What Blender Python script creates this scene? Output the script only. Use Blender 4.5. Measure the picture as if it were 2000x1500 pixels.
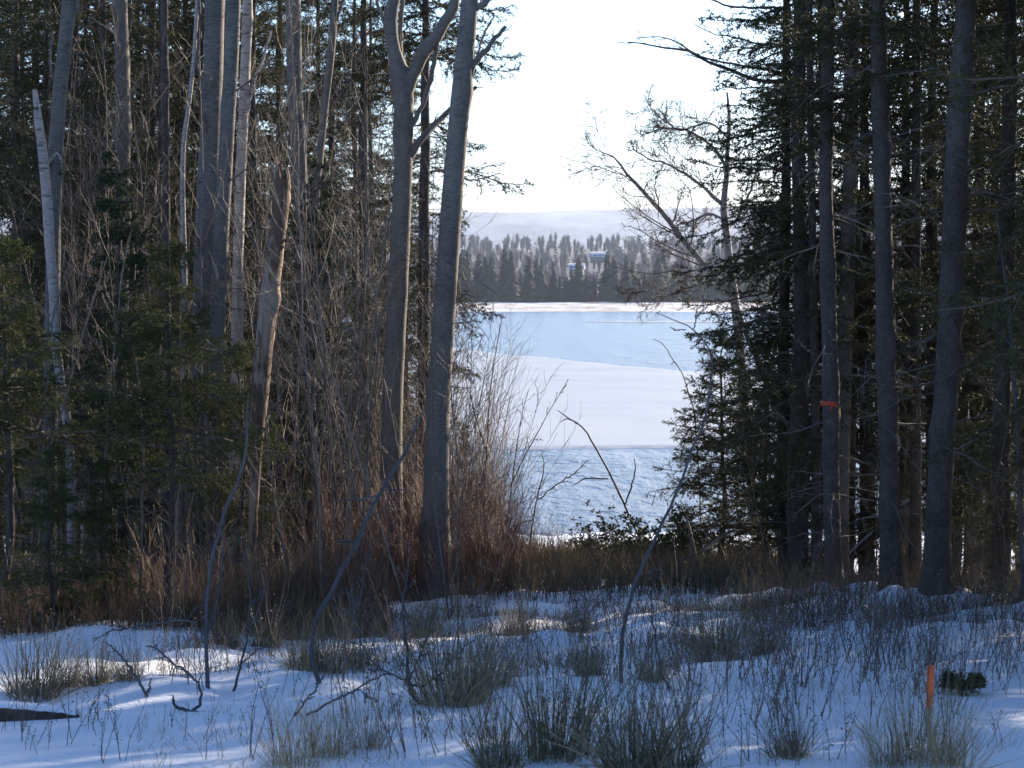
import bpy, math
import numpy as np
from mathutils import Vector, Matrix

# ------------------------------------------------------------------ start
for o in list(bpy.data.objects):
    bpy.data.objects.remove(o, do_unlink=True)
SC = bpy.context.scene
COL = SC.collection

# ------------------------------------------------------------------ camera, sky, sun, exposure
F = 4000.0                      # focal length in photo pixels (photo 2000 px wide)
CZ = 6.7                        # eye height above the lake
PITCH = math.atan2(190.0, F)
cam = bpy.data.cameras.new('camera')
cam.sensor_width = 36.0
cam.lens = F / 2000.0 * 36.0
cam.clip_start = 0.1
cam.clip_end = 20000.0
cam.dof.use_dof = True
cam.dof.focus_distance = 29.0
cam.dof.aperture_fstop = 7.0
cam_o = bpy.data.objects.new('camera', cam)
COL.objects.link(cam_o)
cam_o.location = (0, 0, CZ)
cam_o.rotation_euler = (math.radians(90) - PITCH, 0, 0)
SC.camera = cam_o

SUN_AZ, SUN_EL = math.radians(42), math.radians(19)
W = bpy.data.worlds.new('World')
SC.world = W
W.use_nodes = True
wn, wl = W.node_tree.nodes, W.node_tree.links
sky = wn.new('ShaderNodeTexSky')
sky.sky_type = 'NISHITA'
sky.sun_disc = False
sky.sun_elevation = SUN_EL
sky.sun_rotation = SUN_AZ
sky.altitude = 10
sky.air_density = 1.0
sky.dust_density = 1.5
sky.ozone_density = 6.0
wl.new(sky.outputs[0], wn['Background'].inputs[0])
wn['Background'].inputs[1].default_value = 0.11

sun = bpy.data.lights.new('sun', 'SUN')
sun.energy = 5.0
sun.angle = math.radians(0.5)
sun.color = (1.0, 0.87, 0.70)
sun_o = bpy.data.objects.new('sun', sun)
COL.objects.link(sun_o)
SV = Vector((math.sin(SUN_AZ) * math.cos(SUN_EL), math.cos(SUN_AZ) * math.cos(SUN_EL), math.sin(SUN_EL)))
sun_o.rotation_euler = (-SV).to_track_quat('-Z', 'Y').to_euler()
sun_o.location = (20, 10, 30)

SC.view_settings.view_transform = 'Standard'
SC.view_settings.look = 'None'
SC.view_settings.gamma = 1.0
SC.view_settings.use_curve_mapping = False
SC.view_settings.exposure = 1.45
SC.render.engine = 'CYCLES'
cy = SC.cycles
cy.max_bounces = 5
cy.diffuse_bounces = 2
cy.glossy_bounces = 2
cy.transmission_bounces = 2
cy.volume_bounces = 0
cy.transparent_max_bounces = 6
cy.use_denoising = True
cy.caustics_reflective = False
cy.caustics_refractive = False

# ------------------------------------------------------------------ helpers: placing
CP, SP = math.cos(PITCH), math.sin(PITCH)


def at(px, py, D):
    """world point at distance y = D that shows at photo pixel (px, py)"""
    u, v = (px - 1000.0) / F, (750.0 - py) / F
    d = np.array([u, CP + v * SP, -SP + v * CP])
    return np.array([0, 0, CZ]) + d * (D / d[1])


def hash2(ix, iy, s):
    h = (ix * 374761393 + iy * 668265263 + s * 974634777) & 0xFFFFFFFF
    h = ((h ^ (h >> 13)) * 1274126177) & 0xFFFFFFFF
    return ((h ^ (h >> 16)) & 0xFFFF) / 65535.0


def vnoise(x, y, s=0):
    x, y = np.asarray(x, float), np.asarray(y, float)
    ix, iy = np.floor(x).astype(np.int64), np.floor(y).astype(np.int64)
    fx, fy = x - ix, y - iy
    fx, fy = fx * fx * (3 - 2 * fx), fy * fy * (3 - 2 * fy)
    a, b = hash2(ix, iy, s), hash2(ix + 1, iy, s)
    c, d = hash2(ix, iy + 1, s), hash2(ix + 1, iy + 1, s)
    return (a * (1 - fx) + b * fx) * (1 - fy) + (c * (1 - fx) + d * fx) * fy - 0.5


def lip(x):
    return 16.2 + 0.36 * x + 0.5 * np.sin(x * 0.9 + 1.0)


MOUNDS = [(4.95, 23.8, 0.44, 0.55), (3.95, 25.8, 0.26, 0.5), (4.5, 25.2, 0.30, 0.4), (3.3, 25.6, 0.20, 0.35), (2.8, 24.6, 0.16, 0.3), (5.9, 22.2, 0.3, 0.5), (3.9, 24.2, 0.18, 0.35),
          (-2.7, 24.6, 0.35, 0.5), (1.9, 19.0, 0.16, 0.4), (0.9, 21.0, 0.14, 0.5), (1.3, 24.3, 0.16, 0.5), (0.0, 20.2, 0.15, 0.5), (3.4, 23.2, 0.2, 0.7)]


def ground(x, y):
    x, y = np.asarray(x, float), np.asarray(y, float)
    z = 4.93 - 0.09 * y
    z = z + 0.30 * vnoise(x / 7.0 + 3.3, y / 7.0 + 8.1, 1) + 0.12 * vnoise(x / 2.2, y / 2.2, 2)
    l = y - lip(x)
    z = z + np.where(l < 0, 0.10 * np.exp(-(l / 1.6) ** 2), 0.10 * np.exp(-(l / 0.45) ** 2) - 0.24 * (1 - np.exp(-(l / 0.55) ** 2)) * np.exp(-(l / 2.2) ** 2))
    rough = np.clip((l - 0.6) / 1.0, 0, 1)
    z = z + rough * (0.16 * vnoise(x / 0.75, y / 0.75, 3) + 0.08 * vnoise(x / 0.3, y / 0.3, 4))
    z = z + (1 - rough) * (0.035 * vnoise(x / 0.9, y / 0.6, 5) + 0.05 * vnoise(x / 1.7 + 9, y / 0.9, 6))
    for mx, my, h, r in MOUNDS:
        z = z + h * np.exp(-(((x - mx) ** 2 + (y - my) ** 2) / (r * r)) * (1 + 1.3 * vnoise(x / 0.35 + mx, y / 0.35, 41))) * (0.75 + 0.9 * vnoise(x / 0.28, y / 0.28 + mx, 42))
    # snow-capped hollow by the log at the near left and the hollow round the small fir
    return z


def gz(x, y):
    return float(ground(x, y))


def gp(px, py):
    """first point of the ground seen at photo pixel (px, py)"""
    ds = np.arange(11.0, 54.0, 0.05)
    u, v = (px - 1000.0) / F, (750.0 - py) / F
    d = np.array([u, CP + v * SP, -SP + v * CP])
    x, z = d[0] / d[1] * ds, CZ + d[2] / d[1] * ds
    hit = np.nonzero(z < ground(x, ds))[0]
    i = hit[0] if len(hit) else len(ds) - 1
    return np.array([x[i], ds[i], gz(x[i], ds[i])])


# ------------------------------------------------------------------ helpers: meshes
def nrm(v):
    return v / (np.linalg.norm(v, axis=-1, keepdims=True) + 1e-9)


class MB:
    def __init__(s):
        s.V, s.Q, s.T, s.n = [], [], [], 0
        s.mq, s.mt = [], []

    def add(s, V, F, m=0):
        V, F = np.asarray(V, np.float32).reshape(-1, 3), np.asarray(F, np.int64)
        if len(F) == 0:
            return s
        (s.Q if F.shape[1] == 4 else s.T).append(F + s.n)
        (s.mq if F.shape[1] == 4 else s.mt).append(np.full(len(F), m, np.int32))
        s.V.append(V)
        s.n += len(V)
        return s

    def mesh(s, name, mats, smooth=True):
        V = np.concatenate(s.V)
        Q = np.concatenate(s.Q) if s.Q else np.zeros((0, 4), np.int64)
        T = np.concatenate(s.T) if s.T else np.zeros((0, 3), np.int64)
        me = bpy.data.meshes.new(name)
        me.vertices.add(len(V))
        me.vertices.foreach_set('co', V.ravel())
        me.loops.add(Q.size + T.size)
        me.loops.foreach_set('vertex_index', np.concatenate([Q.ravel(), T.ravel()]).astype(np.int32))
        me.polygons.add(len(Q) + len(T))
        me.polygons.foreach_set('loop_start', np.concatenate([np.arange(len(Q)) * 4, Q.size + np.arange(len(T)) * 3]).astype(np.int32))
        me.polygons.foreach_set('material_index', np.concatenate(s.mq + s.mt).astype(np.int32))
        if smooth:
            me.polygons.foreach_set('use_smooth', np.ones(len(Q) + len(T), bool))
        for m in (mats if isinstance(mats, (list, tuple)) else [mats]):
            me.materials.append(m)
        me.update(calc_edges=True)
        return me


def link(name, me, parent=None, loc=None):
    o = bpy.data.objects.new(name, me)
    COL.objects.link(o)
    if parent is not None:
        o.parent = parent
    if loc is not None:
        o.location = loc
    return o


def tag(o, label=None, cat=None, group=None, kind=None):
    if label: o['label'] = label
    if cat: o['category'] = cat
    if group: o['group'] = group
    if kind: o['kind'] = kind
    return o


def thing(name, label, cat, loc, group=None, rz=0.0):
    o = bpy.data.objects.new(name, None)
    o.empty_display_size = 0.2
    COL.objects.link(o)
    o.location = loc
    o.rotation_euler = (0, 0, rz)
    return tag(o, label, cat, group)


def dup(root, loc, rz=0.0, sc=1.0, tilt=(0, 0), label=None, group=None):
    r = root.copy()
    COL.objects.link(r)
    r.location = loc
    r.rotation_euler = (tilt[0], tilt[1], rz)
    r.scale = (sc, sc, sc)
    if label: r['label'] = label
    if group: r['group'] = group
    for ch in list(root.children):
        c = ch.copy()
        COL.objects.link(c)
        c.parent = r
    return r


def tubes(P, R, sides):
    """P (N,k,3), R (N,k) -> verts, quads"""
    N, k = P.shape[:2]
    t = nrm(np.gradient(P, axis=1))
    mt = nrm(P[:, -1] - P[:, 0])
    ref = np.where(np.abs(mt[:, 2:3]) > 0.8, np.array([[1.0, 0.2, 0.0]]), np.array([[0.1, 0.2, 1.0]]))
    u = nrm(np.cross(t, ref[:, None, :]))
    v = np.cross(t, u)
    a = np.arange(sides) * 2 * math.pi / sides
    V = P[:, :, None, :] + R[:, :, None, None] * (np.cos(a)[None, None, :, None] * u[:, :, None, :] + np.sin(a)[None, None, :, None] * v[:, :, None, :])
    i = np.arange(N * k * sides).reshape(N, k, sides)
    j = np.roll(i, -1, axis=2)
    Q = np.stack([i[:, :-1], j[:, :-1], j[:, 1:], i[:, 1:]], -1).reshape(-1, 4)
    return V.reshape(-1, 3), Q


def spline(pts, n):
    """Catmull-Rom through pts (m, c) resampled at n points"""
    p = np.asarray(pts, float)
    if len(p) == 2:
        s = np.linspace(0, 1, n)[:, None]
        return p[0] * (1 - s) + p[1] * s
    e = np.concatenate([[2 * p[0] - p[1]], p, [2 * p[-1] - p[-2]]])
    seg = np.linalg.norm(np.diff(p[:, :3], axis=0), axis=1)
    cum = np.concatenate([[0], np.cumsum(seg)]) / seg.sum()
    out = []
    for s in np.linspace(0, 1, n):
        i = min(max(int(np.searchsorted(cum, s, side='right')) - 1, 0), len(p) - 2)
        f = (s - cum[i]) / max(cum[i + 1] - cum[i], 1e-9)
        a, b, c, d = e[i], e[i + 1], e[i + 2], e[i + 3]
        out.append(0.5 * ((2 * b) + (c - a) * f + (2 * a - 5 * b + 4 * c - d) * f * f + (3 * b - a - 3 * c + d) * f ** 3))
    return np.array(out)


def spawn(rg, P, R, n, t0, t1, ang, jit, L, k, up=0.0, wander=0.12, rr=0.6, rtip=0.3, rmin=0.001, plane=False, psd=0.35):
    """n children on each parent polyline; L(t, parent_length, rand) -> lengths"""
    N, kk = P.shape[:2]
    t = t0 + (t1 - t0) * (np.arange(n)[None, :] + rg.random((N, n))) / n
    f = t * (kk - 1)
    i0 = np.clip(f.astype(int), 0, kk - 2)
    f = (f - i0)[..., None]
    row = np.arange(N)[:, None]
    A, B = P[row, i0], P[row, i0 + 1]
    base, tan = A * (1 - f) + B * f, nrm(B - A)
    rad = R[row, i0] * (1 - f[..., 0]) + R[row, i0 + 1] * f[..., 0]
    plen = np.linalg.norm(np.diff(P, axis=1), axis=2).sum(1)[:, None]
    u = nrm(np.cross(tan, np.array([0.03, 0.02, 1.0])))
    v = np.cross(u, tan)
    if plane:
        sg = np.where((np.arange(n)[None, :] + np.arange(N)[:, None]) % 2 == 0, 1.0, -1.0)
        az = (sg < 0) * math.pi + rg.normal(0, psd, (N, n))
    else:
        az = rg.random((N, n)) * 2 * math.pi
    side = np.cos(az)[..., None] * u + np.sin(az)[..., None] * v
    a = (ang + rg.normal(0, jit, (N, n)))[..., None]
    d = nrm(np.cos(a) * tan + np.sin(a) * side).reshape(-1, 3)
    Ln = L(t, plen, rg.random((N, n))).reshape(-1)
    C = np.empty((N * n, k, 3))
    C[:, 0] = base.reshape(-1, 3)
    st = (Ln / (k - 1))[:, None]
    upv = np.array([0, 0, 1.0])
    for q in range(1, k):
        C[:, q] = C[:, q - 1] + d * st
        d = nrm(d + upv * up / (k - 1) + rg.normal(0, wander, d.shape))
    s = np.linspace(0, 1, k)[None, :]
    r0 = np.maximum(rad.reshape(-1, 1) * rr, rmin)
    return C, np.maximum(r0 * (1 - (1 - rtip) * s), rmin * 0.6)


def needles(rg, P, dens, ln, wd, t0=0.0, fwd=0.75):
    """needle sprays (one triangle each) along polylines"""
    A, B = P[:, :-1].reshape(-1, 3), P[:, 1:].reshape(-1, 3)
    k = P.shape[1] - 1
    keep = np.tile((np.arange(k) + 0.5) / k >= t0, P.shape[0])
    A, B = A[keep], B[keep]
    L = np.linalg.norm(B - A, axis=1)
    c = np.floor(L * dens + rg.random(len(L))).astype(int)
    i = np.repeat(np.arange(len(L)), c)
    f = rg.random(len(i))[:, None]
    p = A[i] * (1 - f) + B[i] * f
    t = nrm(B - A)[i]
    r = rg.normal(0, 1, (len(i), 3))
    r = nrm(r - t * (r * t).sum(1, keepdims=True))
    d = nrm(t * fwd + r * 0.8 + np.array([0, 0, 0.12]))
    w = nrm(np.cross(d, rg.normal(0, 1, d.shape))) * wd * 0.5
    q = d * (ln * (0.7 + 0.6 * rg.random((len(i), 1))))
    V = np.stack([p - w, p + w, p + q], 1).reshape(-1, 3)
    return V, np.arange(len(V)).reshape(-1, 3)


# ------------------------------------------------------------------ materials
def mat(name):
    m = bpy.data.materials.new(name)
    m.use_nodes = True
    nt = m.node_tree
    return m, nt, nt.nodes['Principled BSDF']


def texco(nt, scale, kind='Object'):
    tc = nt.nodes.new('ShaderNodeTexCoord')
    mp = nt.nodes.new('ShaderNodeMapping')
    mp.inputs['Scale'].default_value = scale
    nt.links.new(tc.outputs[kind], mp.inputs[0])
    return mp.outputs[0]


def noise(nt, vec, sc, det=4, rough=0.6):
    n = nt.nodes.new('ShaderNodeTexNoise')
    n.inputs['Scale'].default_value = sc
    n.inputs['Detail'].default_value = det
    n.inputs['Roughness'].default_value = rough
    if vec is not None:
        nt.links.new(vec, n.inputs['Vector'])
    return n.outputs[0]


def ramp(nt, fac, stops):
    r = nt.nodes.new('ShaderNodeValToRGB')
    el = r.color_ramp.elements
    while len(el) < len(stops):
        el.new(0.5)
    for e, (p, c) in zip(el, stops):
        e.position = p
        e.color = (*c, 1) if len(c) == 3 else c
    nt.links.new(fac, r.inputs[0])
    return r.outputs[0]


def mixc(nt, fac, a, b, mode='MIX'):
    n = nt.nodes.new('ShaderNodeMix')
    n.data_type = 'RGBA'
    n.blend_type = mode
    for s, v in ((n.inputs[0], fac), (n.inputs[6], a), (n.inputs[7], b)):
        if isinstance(v, (int, float)):
            s.default_value = v
        elif isinstance(v, tuple):
            s.default_value = (*v, 1)
        else:
            nt.links.new(v, s)
    return n.outputs[2]


def bump(nt, h, strength, dist, b):
    n = nt.nodes.new('ShaderNodeBump')
    n.inputs['Strength'].default_value = strength
    n.inputs['Distance'].default_value = dist
    nt.links.new(h, n.inputs['Height'])
    nt.links.new(n.outputs[0], b.inputs['Normal'])
    return n


def objrand(nt):
    return nt.nodes.new('ShaderNodeObjectInfo').outputs['Random']


def m_bark(name, dark, light, vscale, rough_bump, patch=None, lent=0.0):
    m, nt, b = mat(name)
    v = texco(nt, (1, 1, 1))
    vs = texco(nt, vscale)
    n1 = noise(nt, vs, 1.0, 6, 0.7)
    n2 = noise(nt, v, 1.6, 3, 0.5)
    n3 = noise(nt, v, 26, 4, 0.6)
    mid = tuple((p + q) / 2 for p, q in zip(dark, light))
    c = ramp(nt, n1, [(0.30, dark), (0.48, mid), (0.66, light)])
    c = mixc(nt, 0.5, c, ramp(nt, n2, [(0.3, dark), (0.7, light)]), 'MIX')
    c = mixc(nt, 0.35, c, ramp(nt, n3, [(0.3, dark), (0.7, light)]), 'MIX')
    if lent > 0:
        hz = noise(nt, texco(nt, (7, 7, 42)), 1.0, 3, 0.6)
        f = ramp(nt, hz, [(0.56, (0, 0, 0)), (0.64, (lent,) * 3)])
        c = mixc(nt, f, c, tuple(q * 0.28 for q in dark))
    if patch:
        pf = ramp(nt, noise(nt, texco(nt, (3.0, 3.0, 1.0)), 1.1, 4, 0.6), [(0.47, (0, 0, 0)), (0.53, (1, 1, 1))])
        c = mixc(nt, pf, c, patch)
    nt.links.new(c, b.inputs['Base Color'])
    b.inputs['Roughness'].default_value = 0.85
    b.inputs['Specular IOR Level'].default_value = 0.2
    bump(nt, n1, rough_bump, 0.02, b)
    return m


def m_plain(name, cols, rough=0.7, var=0.35, spec=0.25, scale=3.0, trans=0.0):
    """colour that varies by copy and over the piece"""
    m, nt, b = mat(name)
    n = noise(nt, texco(nt, (1, 1, 1)), scale, 3, 0.6)
    c = ramp(nt, n, [(0.3, cols[0]), (0.7, cols[1])])
    hs = nt.nodes.new('ShaderNodeHueSaturation')
    mr = nt.nodes.new('ShaderNodeMapRange')
    nt.links.new(objrand(nt), mr.inputs[0])
    mr.inputs['To Min'].default_value = 1 - var
    mr.inputs['To Max'].default_value = 1 + var
    nt.links.new(mr.outputs[0], hs.inputs['Value'])
    nt.links.new(c, hs.inputs['Color'])
    nt.links.new(hs.outputs[0], b.inputs['Base Color'])
    b.inputs['Roughness'].default_value = rough
    b.inputs['Specular IOR Level'].default_value = spec
    if trans > 0:
        t = nt.nodes.new('ShaderNodeBsdfTranslucent')
        nt.links.new(hs.outputs[0], t.inputs[0])
        mx = nt.nodes.new('ShaderNodeMixShader')
        mx.inputs[0].default_value = trans
        nt.links.new(b.outputs[0], mx.inputs[1])
        nt.links.new(t.outputs[0], mx.inputs[2])
        nt.links.new(mx.outputs[0], nt.nodes['Material Output'].inputs[0])
    return m


def m_snow():
    m, nt, b = mat('snow')
    v = texco(nt, (1, 1, 1))
    n1 = noise(nt, v, 1.3, 5, 0.6)
    n2 = noise(nt, v, 22, 5, 0.7)
    n3 = noise(nt, texco(nt, (3, 9, 3)), 1.0, 4, 0.6)
    c = ramp(nt, n2, [(0.25, (0.76, 0.80, 0.88)), (0.7, (0.86, 0.88, 0.93))])
    # specks of litter
    lf = ramp(nt, noise(nt, v, 34, 3, 0.7), [(0.67, (0, 0, 0)), (0.76, (0.8, 0.8, 0.8))])
    c = mixc(nt, lf, c, (0.22, 0.17, 0.12))
    nt.links.new(c, b.inputs['Base Color'])
    b.inputs['Roughness'].default_value = 0.65
    b.inputs['Specular IOR Level'].default_value = 0.3
    ad = nt.nodes.new('ShaderNodeMath')
    ad.operation = 'MULTIPLY_ADD'
    nt.links.new(n2, ad.inputs[0])
    ad.inputs[1].default_value = 0.35
    nt.links.new(n3, ad.inputs[2])
    bump(nt, ad.outputs[0], 0.8, 0.05, b)
    return m


def m_water():
    m, nt, b = mat('water')
    b.inputs['Base Color'].default_value = (0.085, 0.088, 0.135, 1)
    b.inputs['Roughness'].default_value = 0.2
    b.inputs['IOR'].default_value = 1.33
    n1 = noise(nt, texco(nt, (1.5, 0.6, 1)), 1.0, 4, 0.6)
    n2 = noise(nt, texco(nt, (0.28, 0.07, 1)), 1.0, 3, 0.5)
    ad = nt.nodes.new('ShaderNodeMath')
    ad.operation = 'MULTIPLY_ADD'
    nt.links.new(n2, ad.inputs[0])
    ad.inputs[1].default_value = 2.6
    nt.links.new(n1, ad.inputs[2])
    bump(nt, ad.outputs[0], 0.85, 0.45, b)
    return m


def m_ice():
    m, nt, b = mat('ice')
    n1 = noise(nt, texco(nt, (0.03, 0.10, 1)), 1.0, 5, 0.6)
    n2 = noise(nt, texco(nt, (0.4, 1.0, 1)), 1.0, 5, 0.65)
    c = ramp(nt, n1, [(0.30, (0.27, 0.30, 0.35)), (0.44, (0.36, 0.365, 0.375)), (0.7, (0.43, 0.425, 0.425))])
    c = mixc(nt, 0.25, c, ramp(nt, n2, [(0.35, (0.31, 0.34, 0.39)), (0.6, (0.43, 0.425, 0.425))]))
    nt.links.new(c, b.inputs['Base Color'])
    b.inputs['Roughness'].default_value = 0.5
    b.inputs['Specular IOR Level'].default_value = 0.3
    bump(nt, n2, 0.4, 0.1, b)
    return m


M = {}
M['snow'] = m_snow()
M['water'] = m_water()
M['ice'] = m_ice()
M['poplar'] = m_bark('poplar_bark', (0.085, 0.079, 0.073), (0.27, 0.25, 0.222), (9, 9, 5), 0.6, None, 0.45)
M['maple'] = m_bark('maple_bark', (0.075, 0.069, 0.063), (0.24, 0.218, 0.192), (14, 14, 3), 0.7, None, 0.3)
M['aspen'] = m_bark('aspen_bark', (0.08, 0.077, 0.073), (0.22, 0.21, 0.195), (8, 8, 5), 0.5, None, 0.5)
M['birch'] = m_bark('birch_bark', (0.24, 0.21, 0.195), (0.52, 0.475, 0.44), (6, 6, 8), 0.5, None, 0.8)
M['spruce_bark'] = m_bark('spruce_bark', (0.022, 0.019, 0.018), (0.15, 0.128, 0.115), (13, 13, 9), 1.6, None, 0.2)
M['snag'] = m_bark('peeled_wood', (0.22, 0.16, 0.12), (0.48, 0.38, 0.30), (18, 18, 1.2), 0.6, (0.13, 0.085, 0.06))
M['twig'] = m_plain('twig_bark', ((0.085, 0.065, 0.055), (0.19, 0.155, 0.13)), 0.75, 0.3)
M['pale_twig'] = m_plain('pale_twig_bark', ((0.125, 0.098, 0.08), (0.27, 0.215, 0.175)), 0.65, 0.3)
M['dead_twig'] = m_plain('dead_twig_bark', ((0.09, 0.082, 0.078), (0.20, 0.185, 0.175)), 0.75, 0.2)
M['grey_twig'] = m_plain('grey_twig_bark', ((0.06, 0.06, 0.063), (0.12, 0.12, 0.124)), 0.7, 0.2)
M['red_twig'] = m_plain('red_twig_bark', ((0.075, 0.032, 0.028), (0.16, 0.072, 0.058)), 0.6, 0.35)
M['tan_twig'] = m_plain('tan_twig_bark', ((0.13, 0.085, 0.058), (0.26, 0.175, 0.12)), 0.7, 0.3)
M['spruce'] = m_plain('spruce_needles', ((0.034, 0.040, 0.017), (0.075, 0.080, 0.030)), 0.7, 0.25, 0.12, 1.6, 0.12)
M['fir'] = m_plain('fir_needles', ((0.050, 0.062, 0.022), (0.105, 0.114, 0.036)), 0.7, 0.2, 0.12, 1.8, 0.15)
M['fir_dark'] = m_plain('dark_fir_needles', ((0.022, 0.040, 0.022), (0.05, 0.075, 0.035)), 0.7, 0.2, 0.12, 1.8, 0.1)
M['rush'] = m_plain('rush_blades', ((0.080, 0.078, 0.046), (0.24, 0.205, 0.12)), 0.6, 0.2, 0.3, 9.0, 0.1)
M['straw'] = m_plain('straw_blades', ((0.26, 0.19, 0.10), (0.50, 0.39, 0.23)), 0.6, 0.2, 0.3, 6.0, 0.15)
M['brown_grass'] = m_plain('brown_grass_blades', ((0.09, 0.060, 0.036), (0.25, 0.165, 0.095)), 0.7, 0.1, 0.2, 0.8, 0.15)
M['olive_grass'] = m_plain('olive_grass_blades', ((0.065, 0.052, 0.033), (0.17, 0.13, 0.08)), 0.7, 0.1, 0.2, 0.7, 0.15)
M['weed'] = m_plain('weed_stems', ((0.085, 0.063, 0.053), (0.21, 0.155, 0.125)), 0.7, 0.3)
M['orange'] = m_plain('orange_paint', ((0.85, 0.13, 0.03), (0.95, 0.20, 0.05)), 0.5, 0.0)
M['stake_wood'] = m_plain('stake_wood', ((0.22, 0.19, 0.17), (0.36, 0.31, 0.27)), 0.8, 0.0, 0.2, 20)
M['tape'] = m_plain('orange_tape', ((0.42, 0.06, 0.03), (0.6, 0.10, 0.05)), 0.35, 0.0)
M['shrub_leaf'] = m_plain('leathery_leaves', ((0.03, 0.045, 0.022), (0.065, 0.085, 0.04)), 0.65, 0.2, 0.12, 3)
M['far_conifer'] = m_plain('far_conifer_needles', ((0.020, 0.030, 0.020), (0.04, 0.055, 0.03)), 0.8, 0.25, 0.1, 0.2)
M['far_hardwood'] = m_plain('far_hardwood_twigs', ((0.10, 0.086, 0.086), (0.20, 0.172, 0.166)), 0.9, 0.3, 0.1, 0.05)
M['log'] = m_bark('log_bark', (0.025, 0.019, 0.018), (0.16, 0.11, 0.09), (5, 22, 22), 1.5)

# ------------------------------------------------------------------ the setting
def axis(parts):
    return np.unique(np.concatenate([np.arange(a, b, s) for a, b, s in parts]))


def sheet(xs, ys, zf):
    X, Y = np.meshgrid(xs, ys)
    Z = zf(X, Y)
    V = np.stack([X, Y, Z], -1).reshape(-1, 3)
    nx = len(xs)
    i = (np.arange(len(ys) - 1)[:, None] * nx + np.arange(nx - 1)[None, :]).ravel()
    return V, np.stack([i, i + 1, i + 1 + nx, i + nx], 1)


xs = axis([(-400, -60, 20), (-60, -10, 2), (-10, 10, 0.11), (10, 60, 2), (60, 401, 20)])
ys = axis([(-60, 10, 2), (10, 30, 0.12), (30, 64, 0.4)])


def near_z(x, y):
    z = ground(x, y)
    return np.where(np.abs(x) > 60, np.where(y > 54, -0.8, z), np.maximum(z, -1.2))


mb = MB().add(*sheet(xs, ys, near_z))
tag(link('snowy_ground', mb.mesh('snowy_ground', M['snow'])), kind='structure')

mb = MB().add(*sheet(np.linspace(-3200, 3200, 9), np.array([50.0, 300, 700, 1500, 3500]), lambda x, y: x * 0.0))
tag(link('lake_water', mb.mesh('lake_water', M['water'])), kind='structure')

# the shelf of snow-covered ice
ex = np.array([-300, -80, -30, -6.9, -1.0, 4.8, 9, 13.2, 30, 80, 200])
ef = np.array([420, 340, 275, 231, 206, 189, 176, 165, 150, 140, 135.0])
en = np.array([62, 66, 76, 84.5, 83.8, 84.2, 85, 86, 88, 92, 96.0])
ix = axis([(-300, -40, 8), (-40, 50, 0.5), (50, 201, 8)])
iv = np.linspace(0, 1, 60) ** 1.3
far_e = np.interp(ix, ex, ef) + 5 * vnoise(ix / 6.0, ix * 0, 11) + 2 * vnoise(ix / 1.3, ix * 0, 12)
near_e = np.interp(ix, ex, en) + 1.0 * vnoise(ix / 3.0, ix * 0, 13) + 0.5 * vnoise(ix / 0.8, ix * 0, 14)
Y = near_e[None, :] + (far_e - near_e)[None, :] * iv[:, None]
X = np.broadcast_to(ix[None, :], Y.shape)
Z = 0.07 + 0.05 * vnoise(X / 3, Y / 5, 15)
Z = np.where((iv < 1e-6)[:, None] | (iv > 1 - 1e-6)[:, None], -0.05, Z)
nx = len(ix)
i = (np.arange(len(iv) - 1)[:, None] * nx + np.arange(nx - 1)[None, :]).ravel()
mb = MB().add(np.stack([X, Y, Z], -1), np.stack([i, i + 1, i + 1 + nx, i + nx], 1))
tag(link('lake_ice', mb.mesh('lake_ice', M['ice'])), kind='structure')
# a thin far streak of ice
sx = np.linspace(13, 160, 60)
w = 9 * np.clip((sx - 13) / 10, 0.15, 1)
yc = 392 + 6 * vnoise(sx / 25, sx * 0, 16)
V = np.concatenate([np.stack([sx, yc - w, sx * 0 + 0.06], 1), np.stack([sx, yc + w, sx * 0 + 0.06], 1)])
i = np.arange(59)
mb = MB().add(V, np.stack([i, i + 1, i + 61, i + 60], 1))
tag(link('ice_streak', mb.mesh('ice_streak', M['ice'])), kind='structure')


# far shore: marsh, then a wooded rise
def far_z(x, y):
    y0 = 545 + 14 * vnoise(x / 40, x * 0, 21) + 0.0 * x
    marsh = np.clip((y - y0) / 110, -0.02, 1) * 1.6 + np.where(y > y0, 0.5 * (vnoise(x / 5, y / 12, 22) + 0.35), 0)
    rise = np.clip((y - 700) / 620, 0, 1)
    return marsh - 0.15 + rise ** 1.1 * (30 + 8 * vnoise(x / 260, y / 400, 23)) - np.clip((y - 1400) / 900, 0, 1) * 25


def m_farland():
    m, nt, b = mat('far_land')
    n = noise(nt, texco(nt, (0.10, 0.035, 1)), 1.0, 5, 0.7)
    c = ramp(nt, n, [(0.40, (0.56, 0.58, 0.62)), (0.60, (0.24, 0.18, 0.14))])
    sx_ = nt.nodes.new('ShaderNodeSeparateXYZ')
    nt.links.new(texco(nt, (1, 1, 1)), sx_.inputs[0])
    wood = nt.nodes.new('ShaderNodeMapRange')
    nt.links.new(sx_.outputs[1], wood.inputs[0])
    wood.inputs['From Min'].default_value = 672
    wood.inputs['From Max'].default_value = 684
    c = mixc(nt, wood.outputs[0], c, (0.06, 0.055, 0.055))
    nt.links.new(c, b.inputs['Base Color'])
    b.inputs['Roughness'].default_value = 0.9
    return m


M['far_land'] = m_farland()
fx = axis([(-2600, -300, 60), (-300, 300, 6), (300, 2601, 60)])
fy = axis([(525, 700, 4), (700, 2320, 40)])
mb = MB().add(*sheet(fx, fy, far_z))
tag(link('far_shore', mb.mesh('far_shore', M['far_land'])), kind='structure')


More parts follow.
